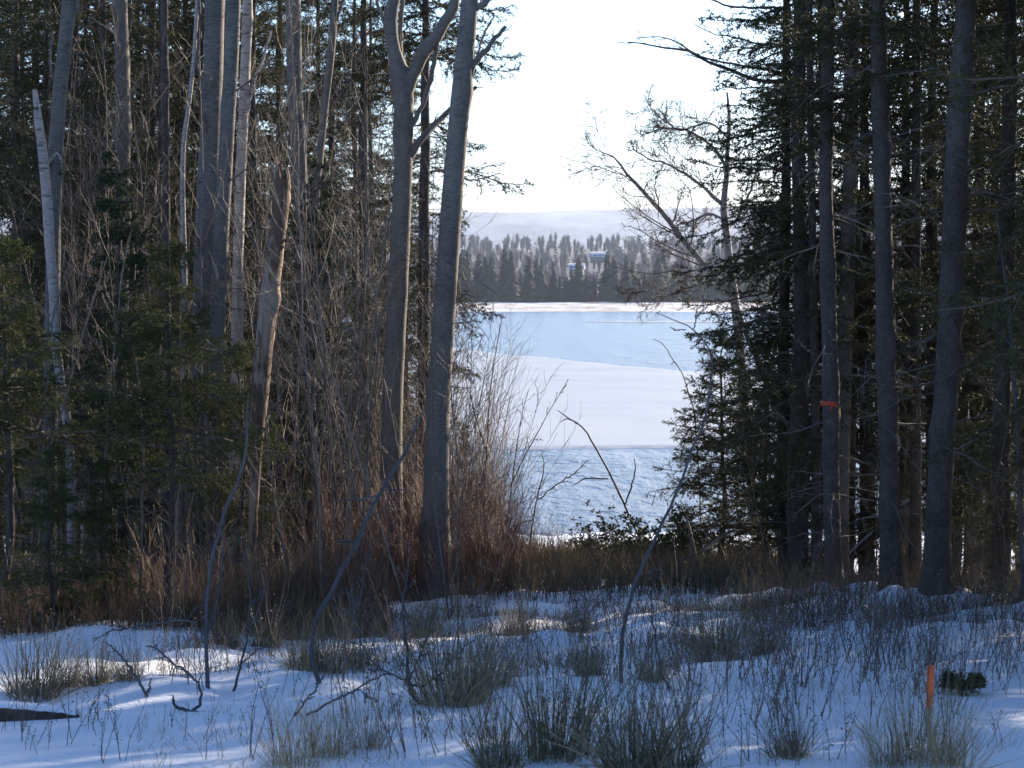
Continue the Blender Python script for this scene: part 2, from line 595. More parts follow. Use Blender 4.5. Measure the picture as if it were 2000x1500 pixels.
def m_hill():
    m, nt, b = mat('hill')
    n = noise(nt, texco(nt, (0.004, 0.002, 0.01)), 1.0, 5, 0.6)
    c = ramp(nt, n, [(0.50, (0.07, 0.08, 0.10)), (0.70, (0.30, 0.32, 0.35))])
    nt.links.new(c, b.inputs['Base Color'])
    b.inputs['Roughness'].default_value = 0.9
    return m


M['hill'] = m_hill()


def hill_z(x, y):
    top = 196 + 16 * vnoise(x / 900 + 2, x * 0, 31) + 6 * vnoise(x / 170, x * 0, 32) + 0.010 * x
    s = np.clip((y - 3600) / 1300, 0, 1)
    return -5 + top * s * s * (3 - 2 * s) + 6 * vnoise(x / 120, y / 200, 33) * s * (1 - s) * 4


mb = MB().add(*sheet(np.linspace(-3300, 3300, 120), np.linspace(3450, 4950, 16), hill_z))
tag(link('distant_hills', mb.mesh('distant_hills', M['hill'])), kind='structure')

# the air
m = bpy.data.materials.new('haze')
m.use_nodes = True
nt = m.node_tree
nt.nodes.remove(nt.nodes['Principled BSDF'])
pv = nt.nodes.new('ShaderNodeVolumePrincipled')
pv.inputs['Color'].default_value = (0.68, 0.79, 1.0, 1)
pv.inputs['Density'].default_value = 0.00010
pv.inputs['Anisotropy'].default_value = 0.25
nt.links.new(pv.outputs[0], nt.nodes['Material Output'].inputs['Volume'])
c = np.array([[x, y, z] for z in (-8, 262) for y in (-260, 5200) for x in (-3500, 3500)], float)
mb = MB().add(c, np.array([[0, 2, 3, 1], [4, 5, 7, 6], [0, 1, 5, 4], [2, 6, 7, 3], [0, 4, 6, 2], [1, 3, 7, 5]]))
tag(link('haze', mb.mesh('haze', m, False)), kind='stuff')

# ------------------------------------------------------------------ far shore trees and houses
def far_conifer(rg, H, R, n):
    h = np.sort(rg.random(n)) ** 0.9 * 0.97
    az = rg.random(n) * 2 * math.pi
    L = R * (1 - h) ** 0.8 * (0.5 + 0.7 * rg.random(n)) + 0.12
    c, s = np.cos(az), np.sin(az)
    z0 = h * H
    b = np.stack([0.1 * c, 0.1 * s, z0 + 0.35], 1)
    dirv = np.stack([c, s, -0.35 - 0.3 * rg.random(n)], 1)
    pr = np.stack([-s, c, 0 * s], 1)
    tip = b + dirv * L[:, None]
    md = b + dirv * L[:, None] * 0.6
    wd = (0.32 * L)[:, None]
    V = np.stack([b, md + pr * wd - [0, 0, 0.25], tip, md - pr * wd - [0, 0, 0.25], md + [0, 0, 0.25]], 1).reshape(-1, 3)
    i = np.arange(n)[:, None] * 5
    T = np.concatenate([i + [0, 1, 4], i + [1, 2, 4], i + [2, 3, 4], i + [3, 0, 4]])
    return V, T


rg = np.random.default_rng(5)
far_protos = []
for q in range(5):
    H = 1.0
    r = np.random.default_rng(50 + q)
    mb = MB().add(*far_conifer(r, 13 + 2 * r.random(), 2.9 + 0.9 * r.random(), 300))
    tr = MB().add(*tubes(np.array([[[0, 0, -1], [0, 0, 6], [0, 0, 14.0 + r.random()]]]), np.array([[0.2, 0.12, 0.03]]), 5))
    far_protos.append((mb.mesh('crown', M['far_conifer'], False), tr.mesh('trunk', M['twig'])))


def far_tree(px, D, sc, group, label, name='far_spruce'):
    x = (px - 1000) / F * D
    t = thing(name, label, 'tree', (x, D, float(far_z(x, D)) - 0.2), group, rg.random() * 6.28)
    c, k = far_protos[int(rg.integers(0, 5))]
    link('crown', c, t)
    link('trunk', k, t)
    s = sc
    t.scale = (s * (0.85 + 0.3 * rg.random()),) * 2 + (s,)
    return t


# the row of spruces that can be told apart on the far bank, left to right
row = []
px = 893.0
tops = {905: 500, 940: 505, 955: 512, 990: 493, 1040: 510, 1052: 515, 1080: 520, 1130: 512, 1195: 505, 1230: 512, 1290: 500}
ppx = 880.0
k = 0
while ppx < 1500:
    D = 672 + 16 * rg.random()
    want = 528 + 26 * rg.random()
    near = [t for p_, t in tops.items() if abs(p_ - ppx) < 9]
    if near:
        want = near[0] - 3
    row.append((ppx, D, (598 - want) / F * D / 14.2))
    ppx += 7.5 + 9 * rg.random()
ordn = ['first', 'second', 'third', 'fourth', 'fifth', 'sixth', 'seventh', 'eighth', 'ninth', 'tenth', 'eleventh', 'twelfth', 'thirteenth', 'fourteenth', 'fifteenth', 'sixteenth', 'seventeenth', 'eighteenth', 'nineteenth', 'twentieth']


def ordinal(i):
    if i < 20:
        return ordn[i]
    t = {2: 'twenty', 3: 'thirty', 4: 'forty', 5: 'fifty', 6: 'sixty', 7: 'seventy', 8: 'eighty', 9: 'ninety'}
    n = i + 1
    if n % 10 == 0:
        return {20: 'twentieth', 30: 'thirtieth', 40: 'fortieth', 50: 'fiftieth', 60: 'sixtieth', 70: 'seventieth', 80: 'eightieth', 90: 'ninetieth'}.get(n, str(n) + 'th')
    return t.get(n // 10, str(n // 10)) + '-' + ordn[n % 10 - 1]


for i, (p_, D, s) in enumerate(row):
    size = 'tall' if s > 1.05 else 'small' if s < 0.75 else 'medium'
    far_tree(p_, D, s, 'spruces lining the far shore', f'{size} hazy blue spruce on the far shore, {ordinal(i)} from the left of the row')

# the wood behind them, one mass: spruces and bare hardwoods up the rise
mbw, mbh = MB(), MB()
for q in range(3200):
    D = 684 + 900 * rg.random() ** 1.25
    x = (rg.random() - 0.5) * 0.66 * D + 0.05 * D
    front = q < 330
    if front: D = 676 + 26 * rg.random()
    ppx = 1000 + x / D * F
    if 1110 < ppx < 1200 and 740 < D < 900 and rg.random() < 0.93:
        continue
    z = float(far_z(x, D))
    if front or rg.random() < (0.08 if D < 1100 else 0.18):
        V, T = far_conifer(rg, (7 if front else 9) + 5 * rg.random(), 2.0 + rg.random(), 60 if front else 22)
        mbw.add(V + [x, D, z - 0.3], T)
    else:
        H = 8 + 4.5 * rg.random()
        n = 34
        a = rg.random(n) * 6.28
        b = np.stack([0.15 * np.cos(a), 0.15 * np.sin(a), H * (0.05 + 0.6 * rg.random(n))], 1)
        rr_ = 2.5 * np.sqrt(rg.random(n))
        tp = b + np.stack([np.cos(a) * rr_, np.sin(a) * rr_, (H * (0.55 + 0.45 * np.sqrt(np.maximum(0, 1 - (rr_ / 2.6) ** 2))) - b[:, 2]) * (0.75 + 0.3 * rg.random(n))], 1)
        w = np.stack([-np.sin(a), np.cos(a), 0 * a], 1) * (0.3 + 0.2 * rg.random(n))[:, None]
        V = np.stack([b - w, b + w, tp], 1).reshape(-1, 3)
        mbh.add(V + [x, D, z - 0.2], np.arange(n * 3).reshape(-1, 3))
tag(link('far_conifer_forest', mbw.mesh('far_conifer_forest', M['far_conifer'], False)), kind='stuff')
tag(link('far_hardwood_forest', mbh.mesh('far_hardwood_forest', M['far_hardwood'], False)), kind='stuff')


def boxv(x0, x1, y0, y1, z0, z1):
    V = np.array([[x, y, z] for z in (z0, z1) for y in (y0, y1) for x in (x0, x1)], float)
    return V, np.array([[0, 2, 3, 1], [4, 5, 7, 6], [0, 1, 5, 4], [2, 6, 7, 3], [0, 4, 6, 2], [1, 3, 7, 5]])


m_wall = m_plain('house_wall', ((0.20, 0.19, 0.19), (0.26, 0.25, 0.25)), 0.8, 0.1)
m_roof = m_plain('snowy_roof', ((0.42, 0.43, 0.45), (0.52, 0.53, 0.55)), 0.9, 0.0)
m_glass = m_plain('house_window', ((0.06, 0.06, 0.065), (0.08, 0.08, 0.085)), 0.4, 0.0, 0.3)


def house(px, py, D, w, d, h, label, rz):
    p = at(px, py, D)
    t = thing('far_house', label, 'house', p, 'houses on the far shore', rz)
    link('wall', MB().add(*boxv(-w / 2, w / 2, -d / 2, d / 2, -1.2, h)).mesh('wall', m_wall, False), t)
    rf = 2.2
    V = np.array([[-w / 2 - .5, -d / 2 - .6, h], [w / 2 + .5, -d / 2 - .6, h], [w / 2 + .5, 0, h + rf], [-w / 2 - .5, 0, h + rf], [-w / 2 - .5, d / 2 + .6, h], [w / 2 + .5, d / 2 + .6, h],
                  [-w / 2 - .5, -d / 2 - .6, h - .25], [w / 2 + .5, -d / 2 - .6, h - .25], [-w / 2 - .5, d / 2 + .6, h - .25], [w / 2 + .5, d / 2 + .6, h - .25]])
    link('roof', MB().add(V, np.array([[0, 1, 2, 3], [3, 2, 5, 4], [0, 6, 7, 1], [4, 5, 9, 8]])).add(V, np.array([[0, 3, 4], [1, 5, 2]])).mesh('roof', m_roof, False), t)
    for wx in (-0.32, 0.0, 0.32):
        link('window', MB().add(*boxv(wx * w - .7, wx * w + .7, -d / 2 - .08, -d / 2 + .05, 1.0, 2.2)).mesh('window', m_glass, False), t)
    return t


house(1170, 508, 900, 7, 5, 1.5, 'grey house with white snowy roof higher up the far shore', 0.15)
house(1126, 531, 800, 5.5, 5, 1.2, 'lower house with broad snowy roof behind the shore spruces', -0.1)
# snowy clearing between and below the houses
V, Q = sheet(np.linspace(-18, 26, 20), np.linspace(-40, 40, 20), lambda x, y: 0 * x)
cx, cyy = 26.0, 800.0
V = V * [1, 1, 1] + [cx + 0, cyy, 0]
V[:, 2] = far_z(V[:, 0], V[:, 1]) + 0.35
tag(link('snowy_clearing', MB().add(V, Q).mesh('snowy_clearing', M['snow'])), kind='structure')

# ------------------------------------------------------------------ trees: builders
def trunk_mesh(rg, P, R, sides, m, knots=8, warp=0.06):
    """one tapered bark tube with swellings"""
    k = len(P)
    V, Q = tubes(P[None], R[None], sides)
    V = V.reshape(k, sides, 3)
    off = (V - P[:, None]) / (R[:, None, None] + 1e-6)
    aa = np.arange(sides) / sides * 6.283
    n = np.zeros((k, sides))
    for q in range(4):
        n += np.sin(aa[None, :] * (q + 1) + rg.random() * 6 + np.cumsum(rg.normal(0, 0.25, k))[:, None]) * warp / (q + 1)
    for q in range(knots):
        i, j = rg.integers(2, max(3, k - 2)), rg.integers(0, sides)
        da = np.minimum(np.abs(np.arange(sides) - j), sides - np.abs(np.arange(sides) - j))
        n += 0.28 * np.exp(-((np.arange(k) - i)[:, None] / 0.9) ** 2 - (da[None, :] / 1.3) ** 2)
    V = P[:, None] + off * (R[:, None] * (1 + n))[..., None]
    return MB().add(V.reshape(-1, 3), Q).mesh('trunk', m)


def conifer_parts(rg, H, z0, Rm, nb, dens=70, nl=0.048, nw=0.017, trunk_r=None, n2=18, n3=4, droop=0.15, shape=0.75, dead=14, need=None, bark=None, zmax=None, lean=(0, 0), sag=0.5, trunk=True, dead_z=None, tipbare=0.0):
    """meshes of trunk, crown, deadwood of one spruce or fir in local metres"""
    trunk_r = trunk_r or H * 0.0075
    k = 18
    zz = np.linspace(-0.3, H, k)
    ax = np.stack([lean[0] * zz + 0.02 * np.cumsum(rg.normal(0, 1, k)), lean[1] * zz + 0.02 * np.cumsum(rg.normal(0, 1, k)), zz], 1)
    ar = np.maximum(trunk_r * (1 - zz / H) ** 0.85 + 0.006, 0.006)
    out = {}
    if trunk:
        out['trunk'] = trunk_mesh(rg, ax, ar, 10, bark or M['spruce_bark'], 10)
    # boughs
    top = min(zmax or H * 0.985, H * 0.985)
    h = z0 + (top - z0) * np.sort(rg.random(nb)) ** 0.95
    f = (h - z0) / (H - z0)
    low = np.clip(f / 0.12, 0.35, 1)
    L = Rm * (1 - f) ** shape * low * (0.55 + 0.55 * rg.random(nb)) + 0.10
    az = np.arange(nb) * 2.399 + rg.normal(0, 0.5, nb)
    el = np.radians(-8 + 40 * f ** 1.5 + rg.normal(0, 8, nb))
    bx = np.stack([np.interp(h, zz, ax[:, 0]), np.interp(h, zz, ax[:, 1]), h], 1)
    kk = 8
    P = np.empty((nb, kk, 3))
    P[:, 0] = bx
    d = np.stack([np.cos(az) * np.cos(el), np.sin(az) * np.cos(el), np.sin(el)], 1)
    st = (L / (kk - 1))[:, None]
    for q in range(1, kk):
        P[:, q] = P[:, q - 1] + d * st
        bend = -sag * droop if q < kk * 0.6 else 1.2 * droop
        d = nrm(d + np.array([0, 0, 1.0]) * bend + rg.normal(0, 0.05, d.shape))
    R = np.maximum((0.004 + 0.009 * L)[:, None] * (1 - 0.85 * np.linspace(0, 1, kk))[None, :], 0.002)
    mb = MB()
    mb.add(*tubes(P, R, 4), m=1)
    P2, R2 = spawn(rg, P, R, n2, 0.07, 0.99, 0.95, 0.15, lambda t, pl, r: pl * 0.46 * (1 - t) ** 0.65 * (0.4 + 0.7 * r) + 0.06, 5, up=-0.55, wander=0.08, rr=0.55, rmin=0.0018, plane=True, psd=0.55)
    mb.add(*tubes(P2, R2, 3), m=1)
    P3, R3 = spawn(rg, P2, R2, n3, 0.2, 0.95, 0.8, 0.2, lambda t, pl, r: pl * 0.42 * (1 - 0.6 * t) * (0.5 + 0.7 * r) + 0.035, 3, up=-0.35, wander=0.1, rr=0.6, rmin=0.0015, plane=True, psd=0.7)
    for PP, t0 in ((P, 0.12), (P2, 0.0), (P3, 0.0)):
        mb.add(*needles(rg, PP, dens, nl, nw, t0), m=0)
    out['crown'] = mb.mesh('crown', [need or M['spruce'], M['twig']], False)
    if dead:
        dz = dead_z or (0.8, z0 + 0.25 * (H - z0))
        hd = dz[0] + (dz[1] - dz[0]) * rg.random(dead)
        bx = np.stack([np.interp(hd, zz, ax[:, 0]), np.interp(hd, zz, ax[:, 1]), hd], 1)
        azd = rg.random(dead) * 6.28
        d = np.stack([np.cos(azd), np.sin(azd), rg.normal(-0.15, 0.2, dead)], 1)
        Ld = (0.5 + 0.9 * rg.random(dead)) * min(1.0, Rm * 0.7)
        PD = np.empty((dead, 7, 3))
        PD[:, 0] = bx
        for q in range(1, 7):
            PD[:, q] = PD[:, q - 1] + d * (Ld / 6)[:, None]
            d = nrm(d + np.array([0, 0, -0.06]) + rg.normal(0, 0.12, d.shape))
        RD = np.maximum(0.011 * (1 - 0.8 * np.linspace(0, 1, 7))[None, :] * (0.6 + 0.6 * rg.random(dead))[:, None], 0.0022)
        md = MB().add(*tubes(PD, RD, 4))
        PD2, RD2 = spawn(rg, PD, RD, 9, 0.15, 1.0, 0.8, 0.25, lambda t, pl, r: pl * 0.35 * (1 - 0.6 * t) * (0.3 + r) + 0.04, 4, up=-0.1, wander=0.15, rr=0.5, rmin=0.0018)
        md.add(*tubes(PD2, RD2, 3))
        PD3, RD3 = spawn(rg, PD2, RD2, 3, 0.2, 1.0, 0.8, 0.3, lambda t, pl, r: pl * 0.5 * (0.3 + r), 3, wander=0.15, rr=0.7, rmin=0.0015)
        md.add(*tubes(PD3, RD3, 3))
        out['deadwood'] = md.mesh('deadwood', M['dead_twig'])
    return out


def put_conifer(parts, name, label, loc, rz, sc=1.0, group=None, cat='tree', tilt=(0, 0)):
    t = thing(name, label, cat, loc, group, rz)
    t.rotation_euler = (tilt[0], tilt[1], rz)
    t.scale = (sc, sc, sc)
    for n_, me in parts.items():
        o = link(n_, me, t)
        if n_ == 'deadwood': o['kind'] = 'stuff'
    return t


def bare_crown(rg, P, R, lv, m, mbx=None, thick=1.0):
    """fine bare twigs in levels on polylines; lv = list of (n, t0, t1, ang, ratio, up, wander)"""
    mb = mbx or MB()
    for i, (n, t0, t1, ang, ratio, up, wd) in enumerate(lv):
        P, R = spawn(rg, P, R, n, t0, t1, ang, 0.25, lambda t, pl, r: pl * ratio * (1 - 0.5 * t) * (0.45 + 0.8 * r), 6 if i < 2 else 4, up=up, wander=wd, rr=0.32 if i == 0 else 0.5, rtip=0.35, rmin=(0.0045 if i < 2 else 0.0036) * thick)
        mb.add(*tubes(P, R, 4 if i == 0 else 3))
    return mb


def poly_px(pts, n):
    """[(px, py, width_px, D)] -> world polyline, radii"""
    w = np.array([np.concatenate([at(a, b, D), [wd * D / F / 2]]) for a, b, wd, D in pts])
    s = spline(w, n)
    return s[:, :3], np.maximum(s[:, 3], 0.0015)


def px_tree(name, label, cat, D, trunk, limbs, bark, twig=None, base_py=None, seed=0, sides=14, flare=1.5, twl=None, group=None, trunk_n=44, top_ext=3.5, limb_tw=None, knots=9, warp=0.05, extra=None):
    """bare tree whose trunk and limbs follow the photograph at distance D; trunk goes from the base up"""
    rg = np.random.default_rng(seed + 1000)
    trunk = [(a, b, w, D + (dy[0] if dy else 0)) for a, b, w, *dy in trunk]
    P, R = poly_px(trunk, trunk_n)
    if sides < 8:
        P[1:] += np.cumsum(rg.normal(0, 0.006, P[1:].shape), axis=0) * 0.5
        P[1:] += rg.normal(0, 0.004, P[1:].shape)
    # run the base into the ground
    b0 = P[0].copy()
    g0 = gz(b0[0], b0[1])
    if b0[2] > g0 + 0.05:
        dd = P[0] - P[3]
        dd = dd / dd[2]
        pts, rr_ = [], []
        for zc in np.arange(g0 - 0.2, b0[2] - 0.05, 0.12):
            pts.append(b0 + dd * (zc - b0[2]) * 0.6 * np.array([1, 1, 0]) + np.array([0, 0, zc - b0[2]]))
            rr_.append(R[0] * (1 + (b0[2] - zc) * 0.02))
        if pts:
            P, R = np.concatenate([np.array(pts), P]), np.concatenate([np.array(rr_), R])
    hh = P[:, 2] - gz(P[0][0], P[0][1])
    R = R * (1 + (flare - 1) * np.exp(-np.maximum(hh, 0) / 0.22))
    if top_ext > 0:
        d = nrm(P[-1] - P[-4])
        ext = np.array([P[-1] + d * s + np.array([0.03 * math.sin(s * 2), 0.02 * math.cos(s * 3), 0]) for s in np.linspace(0.3, top_ext, 10)])
        P, R = np.concatenate([P, ext]), np.concatenate([R, R[-1] * np.linspace(0.95, 0.2, 10)])
    base = np.array([P[0][0], P[0][1], gz(P[0][0], P[0][1])])
    t = thing(name, label, cat, base, group)
    link('trunk', trunk_mesh(rg, P - base, R, sides, bark, knots, warp), t)
    mbx = MB()
    for lb in limbs:
        lp = [(a, b, w, D + (dy[0] if dy else 0)) for a, b, w, *dy in lb]
        LP, LR = poly_px(lp, 18)
        LP[1:-1] += rg.normal(0, 0.006, LP[1:-1].shape)
        link('limb', trunk_mesh(rg, LP - base, LR, 8, bark, 3, warp), t)
        if limb_tw:
            bare_crown(rg, (LP - base)[None], LR[None], limb_tw, None, mbx, 1.4 if D > 36 else 1.3)
    if twl:
        bare_crown(rg, (P - base)[None], R[None] * 0.5, twl, None, mbx)
    if mbx.n:
        link('crown', mbx.mesh('crown', twig or M['twig']), t)
    return t


# ------------------------------------------------------------------ left stand: main trunks
TW_UP = [(9, 0.55, 1.0, 0.7, 0.16, 0.35, 0.10), (6, 0.2, 1.0, 0.7, 0.4, 0.2, 0.12), (4, 0.2, 1.0, 0.7, 0.4, 0.1, 0.12)]
px_tree('poplar_tree', 'tall smooth grey poplar leaning toward the lake gap with bright sunlit edge', 'tree', 27,
        [(848, 1150, 58), (852, 900, 47), (858, 750, 44), (868, 600, 42), (880, 420, 41), (895, 230, 38), (912, 60, 34), (920, -40, 32)],
        [[(905, 190, 12), (925, 128, 12), (950, 95, 10), (988, 52, 7)], [(918, 20, 14), (945, 8, 13), (975, -25, 11, 0.2)], [(930, 120, 4), (940, 80, 4), (965, 30, 3)],
         [(890, 345, 4), (925, 352, 3), (955, 345, 2), (975, 338, 2)]],
        M['poplar'], seed=1, limb_tw=[(4, 0.4, 1.0, 0.6, 0.3, 0.1, 0.1), (3, 0.3, 1, 0.6, 0.4, 0.1, 0.12)], knots=14)
px_tree('maple_tree', 'grey forked maple splitting into two thick upright limbs beside the leaning poplar', 'tree', 28,
        [(762, 1150, 52), (764, 900, 42), (768, 750, 39), (776, 600, 38), (783, 450, 37), (788, 330, 36), (789, 230, 38), (786, 175, 34), (772, 110, 24), (764, 40, 24), (778, -40, 22)],
        [[(792, 215, 30), (800, 160, 27), (828, 105, 25), (862, 55, 22), (885, 15, 20), (895, -50, 18)], [(786, 170, 10, 0.1), (782, 100, 9, 0.15), (784, 20, 9, 0.2), (790, -40, 8, 0.2)],
         [(800, 305, 17), (820, 275, 14), (850, 242, 12, 0.25), (890, 205, 10, 0.5), (930, 170, 7, 0.7)], [(803, 245, 11), (822, 212, 9), (838, 165, 9), (848, 120, 9), (857, 70, 7)],
         [(768, 90, 7), (745, 30, 6), (725, -30, 5)]],
        M['maple'], seed=2, limb_tw=[(5, 0.25, 1.0, 0.7, 0.22, 0.1, 0.1), (4, 0.3, 1, 0.6, 0.4, 0.1, 0.12)], knots=14)

SNAG = px_tree('dead_snag', 'broken barkless dead trunk with jagged top and peeling tan wood', 'dead tree', 26,
               [(488, 1110, 17), (495, 1000, 18), (501, 890, 24), (508, 790, 34), (515, 700, 37), (525, 600, 36), (537, 500, 35), (547, 410, 33), (551, 350, 30)],
               [[(560, 468, 7), (572, 466, 6), (588, 464, 3)], [(558, 480, 7), (572, 478, 6), (584, 480, 4)], [(543, 596, 7), (575, 612, 5), (625, 634, 4, -0.15), (690, 642, 3, -0.3), (722, 640, 2, -0.35)],
                [(528, 560, 5), (560, 552, 3), (595, 548, 2)], [(505, 715, 5), (545, 735, 3), (583, 756, 2, -0.2)]],
               M['snag'], seed=3, top_ext=0, knots=16, warp=0.10, flare=1.3)
# jagged broken top
rgj = np.random.default_rng(77)
sp_ = MB()
top = at(551, 352, 26)
for q in range(9):
    a = q / 9 * 6.28
    b = top + np.array([math.cos(a) * 0.075, math.sin(a) * 0.075, -0.12])
    hgt = 0.16 + 0.16 * rgj.random() + (0.10 if math.cos(a) < 0 else 0)
    PP = np.array([[b, b + np.array([0.0, 0, hgt * 0.6]), b + np.array([0.01 * rgj.normal(), 0, hgt])]])
    sp_.add(*tubes(PP - np.array(SNAG.location), np.array([[0.034, 0.026, 0.004]]), 5))
link('splinter', sp_.mesh('splinter', M['snag']), SNAG)['kind'] = 'stuff'

ASP = [(5, 0.4, 1.0, 0.8, 0.10, 0.2, 0.1), (5, 0.25, 1.0, 0.7, 0.4, 0.2, 0.12), (4, 0.2, 1, 0.7, 0.4, 0.1, 0.12)]
px_tree('aspen_tree', 'straight grey aspen rising directly behind the broken snag', 'tree', 31,
        [(612, 1120, 34), (606, 900, 31), (602, 700, 31), (594, 480, 30), (586, 340, 29), (577, 200, 30), (574, 60, 30), (573, -40, 28)], [], M['aspen'], seed=4, twl=ASP)
px_tree('aspen_tree', 'slender dark aspen stem leaning right between the snag and forked maple', 'tree', 30,
        [(604, 1120, 24), (608, 700, 20), (615, 420, 17), (624, 310, 16), (637, 190, 15), (648, 90, 15), (657, -40, 13)],
        [[(652, 60, 5), (668, 10, 5), (690, -40, 4)]], M['maple'], seed=5, twl=ASP)
px_tree('aspen_tree', 'thick pale aspen, leftmost of the sunlit group of three trunks', 'tree', 29,
        [(384, 1130, 52), (392, 800, 48), (398, 600, 46), (404, 450, 46), (410, 300, 42), (416, 150, 40), (421, -40, 38)],
        [[(404, 190, 6), (385, 130, 5), (392, 60, 5), (388, -20, 4)]], M['aspen'], seed=6, twl=ASP)
px_tree('aspen_tree', 'slim grey aspen in the middle of the sunlit group of three trunks', 'tree', 28,
        [(418, 1140, 36), (422, 800, 32), (428, 560, 30), (436, 400, 29), (444, 260, 28), (452, 120, 28), (458, -40, 27)], [], M['aspen'], seed=7, twl=ASP)
px_tree('aspen_tree', 'narrow white aspen, rightmost of the sunlit group of three trunks', 'tree', 30,
        [(456, 1120, 26), (460, 800, 23), (464, 560, 22), (468, 400, 21), (474, 250, 20), (480, 100, 20), (484, -40, 19)],
        [[(470, 330, 6), (490, 180, 6), (512, 120, 5), (530, 60, 4)]], M['birch'], seed=8, twl=ASP)
px_tree('aspen_tree', 'grey aspen with pale right edge standing behind the crooked white birch', 'tree', 28,
        [(92, 1140, 34), (98, 800, 30), (104, 520, 29), (106, 380, 30), (112, 250, 29), (122, 130, 28), (130, 60, 27), (138, -40, 26)],
        [[(118, 210, 6), (105, 160, 5), (98, 110, 5), (104, 60, 4)], [(135, 60, 8), (148, 20, 7), (158, -40, 6)]], M['aspen'], seed=9, twl=ASP)
px_tree('birch_tree', 'crooked white birch with broken top near the left edge of the wood', 'tree', 27,
        [(140, 1120, 16), (137, 885, 17), (118, 740, 18), (107, 640, 18), (106, 580, 20), (97, 470, 20), (92, 390, 20), (84, 300, 19), (75, 230, 15), (68, 175, 9)],
        [[(86, 330, 5), (110, 300, 4), (122, 318, 3)]], M['birch'], seed=10, top_ext=0, limb_tw=[(3, .3, 1, .6, .4, .1, .1)])
px_tree('aspen_tree', 'dim grey trunk half hidden by boughs between the birch and sunlit group', 'tree', 32,
        [(232, 1120, 34), (234, 700, 31), (238, 400, 30), (240, 200, 29), (236, 60, 28), (234, -40, 27)], [], M['maple'], seed=11, twl=ASP)
px_tree('spruce_pole', 'thin dark straight conifer trunk just left of the sunlit group', 'tree', 31,
        [(328, 1120, 20), (326, 700, 17), (324, 350, 16), (322, 100, 15), (321, -40, 15)], [], M['spruce_bark'], seed=12, twl=ASP)
px_tree('aspen_tree', 'thin pale stem right of the dim trunk, curving up to the boughs', 'tree', 29,
        [(352, 1110, 13), (356, 800, 12), (360, 560, 11), (357, 400, 10), (358, 290, 9), (368, 210, 8), (378, 120, 8), (384, 20, 7), (386, -40, 6)], [], M['birch'], seed=13, twl=ASP)

# ------------------------------------------------------------------ right stand: main trunks
DW = [(15, 0.2, 0.75, 1.45, 0.10, -0.15, 0.10), (7, 0.15, 1.0, 0.8, 0.35, -0.05, 0.13), (3, 0.2, 1, 0.8, 0.45, 0.0, 0.15)]


def big_spruce(label, D, trunk, seed, z0, Rm, flare=1.6):
    t = px_tree('spruce_tree', label, 'tree', D, trunk, [], M['spruce_bark'], seed=seed, twl=None, top_ext=5.0, sides=18, knots=26, warp=0.05, flare=flare)
    rg = np.random.default_rng(seed + 500)
    base = np.array(t.location)
    topx = at(trunk[-1][0], trunk[-1][1], D)
    lean = ((topx[0] - base[0]) / (topx[2] - base[2]), 0.0)
    pr = conifer_parts(rg, 15.5, z0, Rm, 84, dens=62, n2=16, n3=4, trunk=False, lean=lean, dead=34, dead_z=(0.7, z0 + 1.5), zmax=13)
    link('crown', pr['crown'], t)
    link('deadwood', pr['deadwood'], t)['kind'] = 'stuff'
    return t


R1 = big_spruce('dark spruce trunk with orange tape tied round it', 26, [(1630, 1165, 37), (1627, 1060, 34), (1624, 900, 32), (1621, 700, 31), (1616, 500, 29), (1613, 350, 26), (1616, 150, 25), (1620, -40, 23)], 21, 5.6, 1.9, 1.35)
R3 = big_spruce('large grey spruce trunk, middle of the three thick ones by the snow mounds', 25, [(1742, 1150, 46), (1739, 1000, 39), (1734, 800, 36), (1729, 600, 35), (1724, 350, 33), (1718, 100, 32), (1714, -40, 31)], 22, 6.2, 2.0, 1.4)
R4 = big_spruce('thickest dark spruce trunk leaning slightly right, nearest the orange stake', 24, [(1828, 1185, 58), (1831, 1080, 52), (1840, 900, 49), (1850, 750, 47), (1857, 600, 47), (1868, 350, 46), (1881, 100, 41), (1889, -40, 38)], 23, 6.8, 2.2, 1.4)
px_tree('aspen_tree', 'pale grey aspen trunk showing behind and right of the taped spruce', 'tree', 29.3,
        [(1640, 1110, 34), (1643, 950, 30), (1648, 750, 29), (1654, 550, 28), (1659, 350, 27), (1663, 150, 25), (1665, -40, 24)], [], M['maple'], seed=24, twl=ASP)
px_tree('spruce_pole', 'slim dark spruce trunk between the two thickest trunks', 'tree', 30,
        [(1788, 1100, 24), (1788, 800, 20), (1789, 500, 18), (1790, 200, 16), (1791, -40, 15)], [], M['spruce_bark'], seed=25, twl=DW)
px_tree('spruce_pole', 'thin dark trunk just left of the taped spruce', 'tree', 29,
        [(1596, 1100, 22), (1594, 900, 19), (1590, 650, 17), (1586, 400, 15), (1582, 150, 13), (1580, -40, 12)], [], M['spruce_bark'], seed=26, twl=DW)
px_tree('bare_sapling', 'tall thin grey sapling leaning in front of the far right dark spruces', 'sapling', 23,
        [(1998, 1190, 8), (1992, 1000, 7), (1984, 800, 6), (1970, 640, 6), (1957, 540, 5), (1946, 460, 4), (1940, 410, 3)],
        [[(1982, 680, 4), (1950, 650, 3), (1908, 612, 2)]], M['grey_twig'], seed=27, top_ext=0, sides=6, flare=1.2)

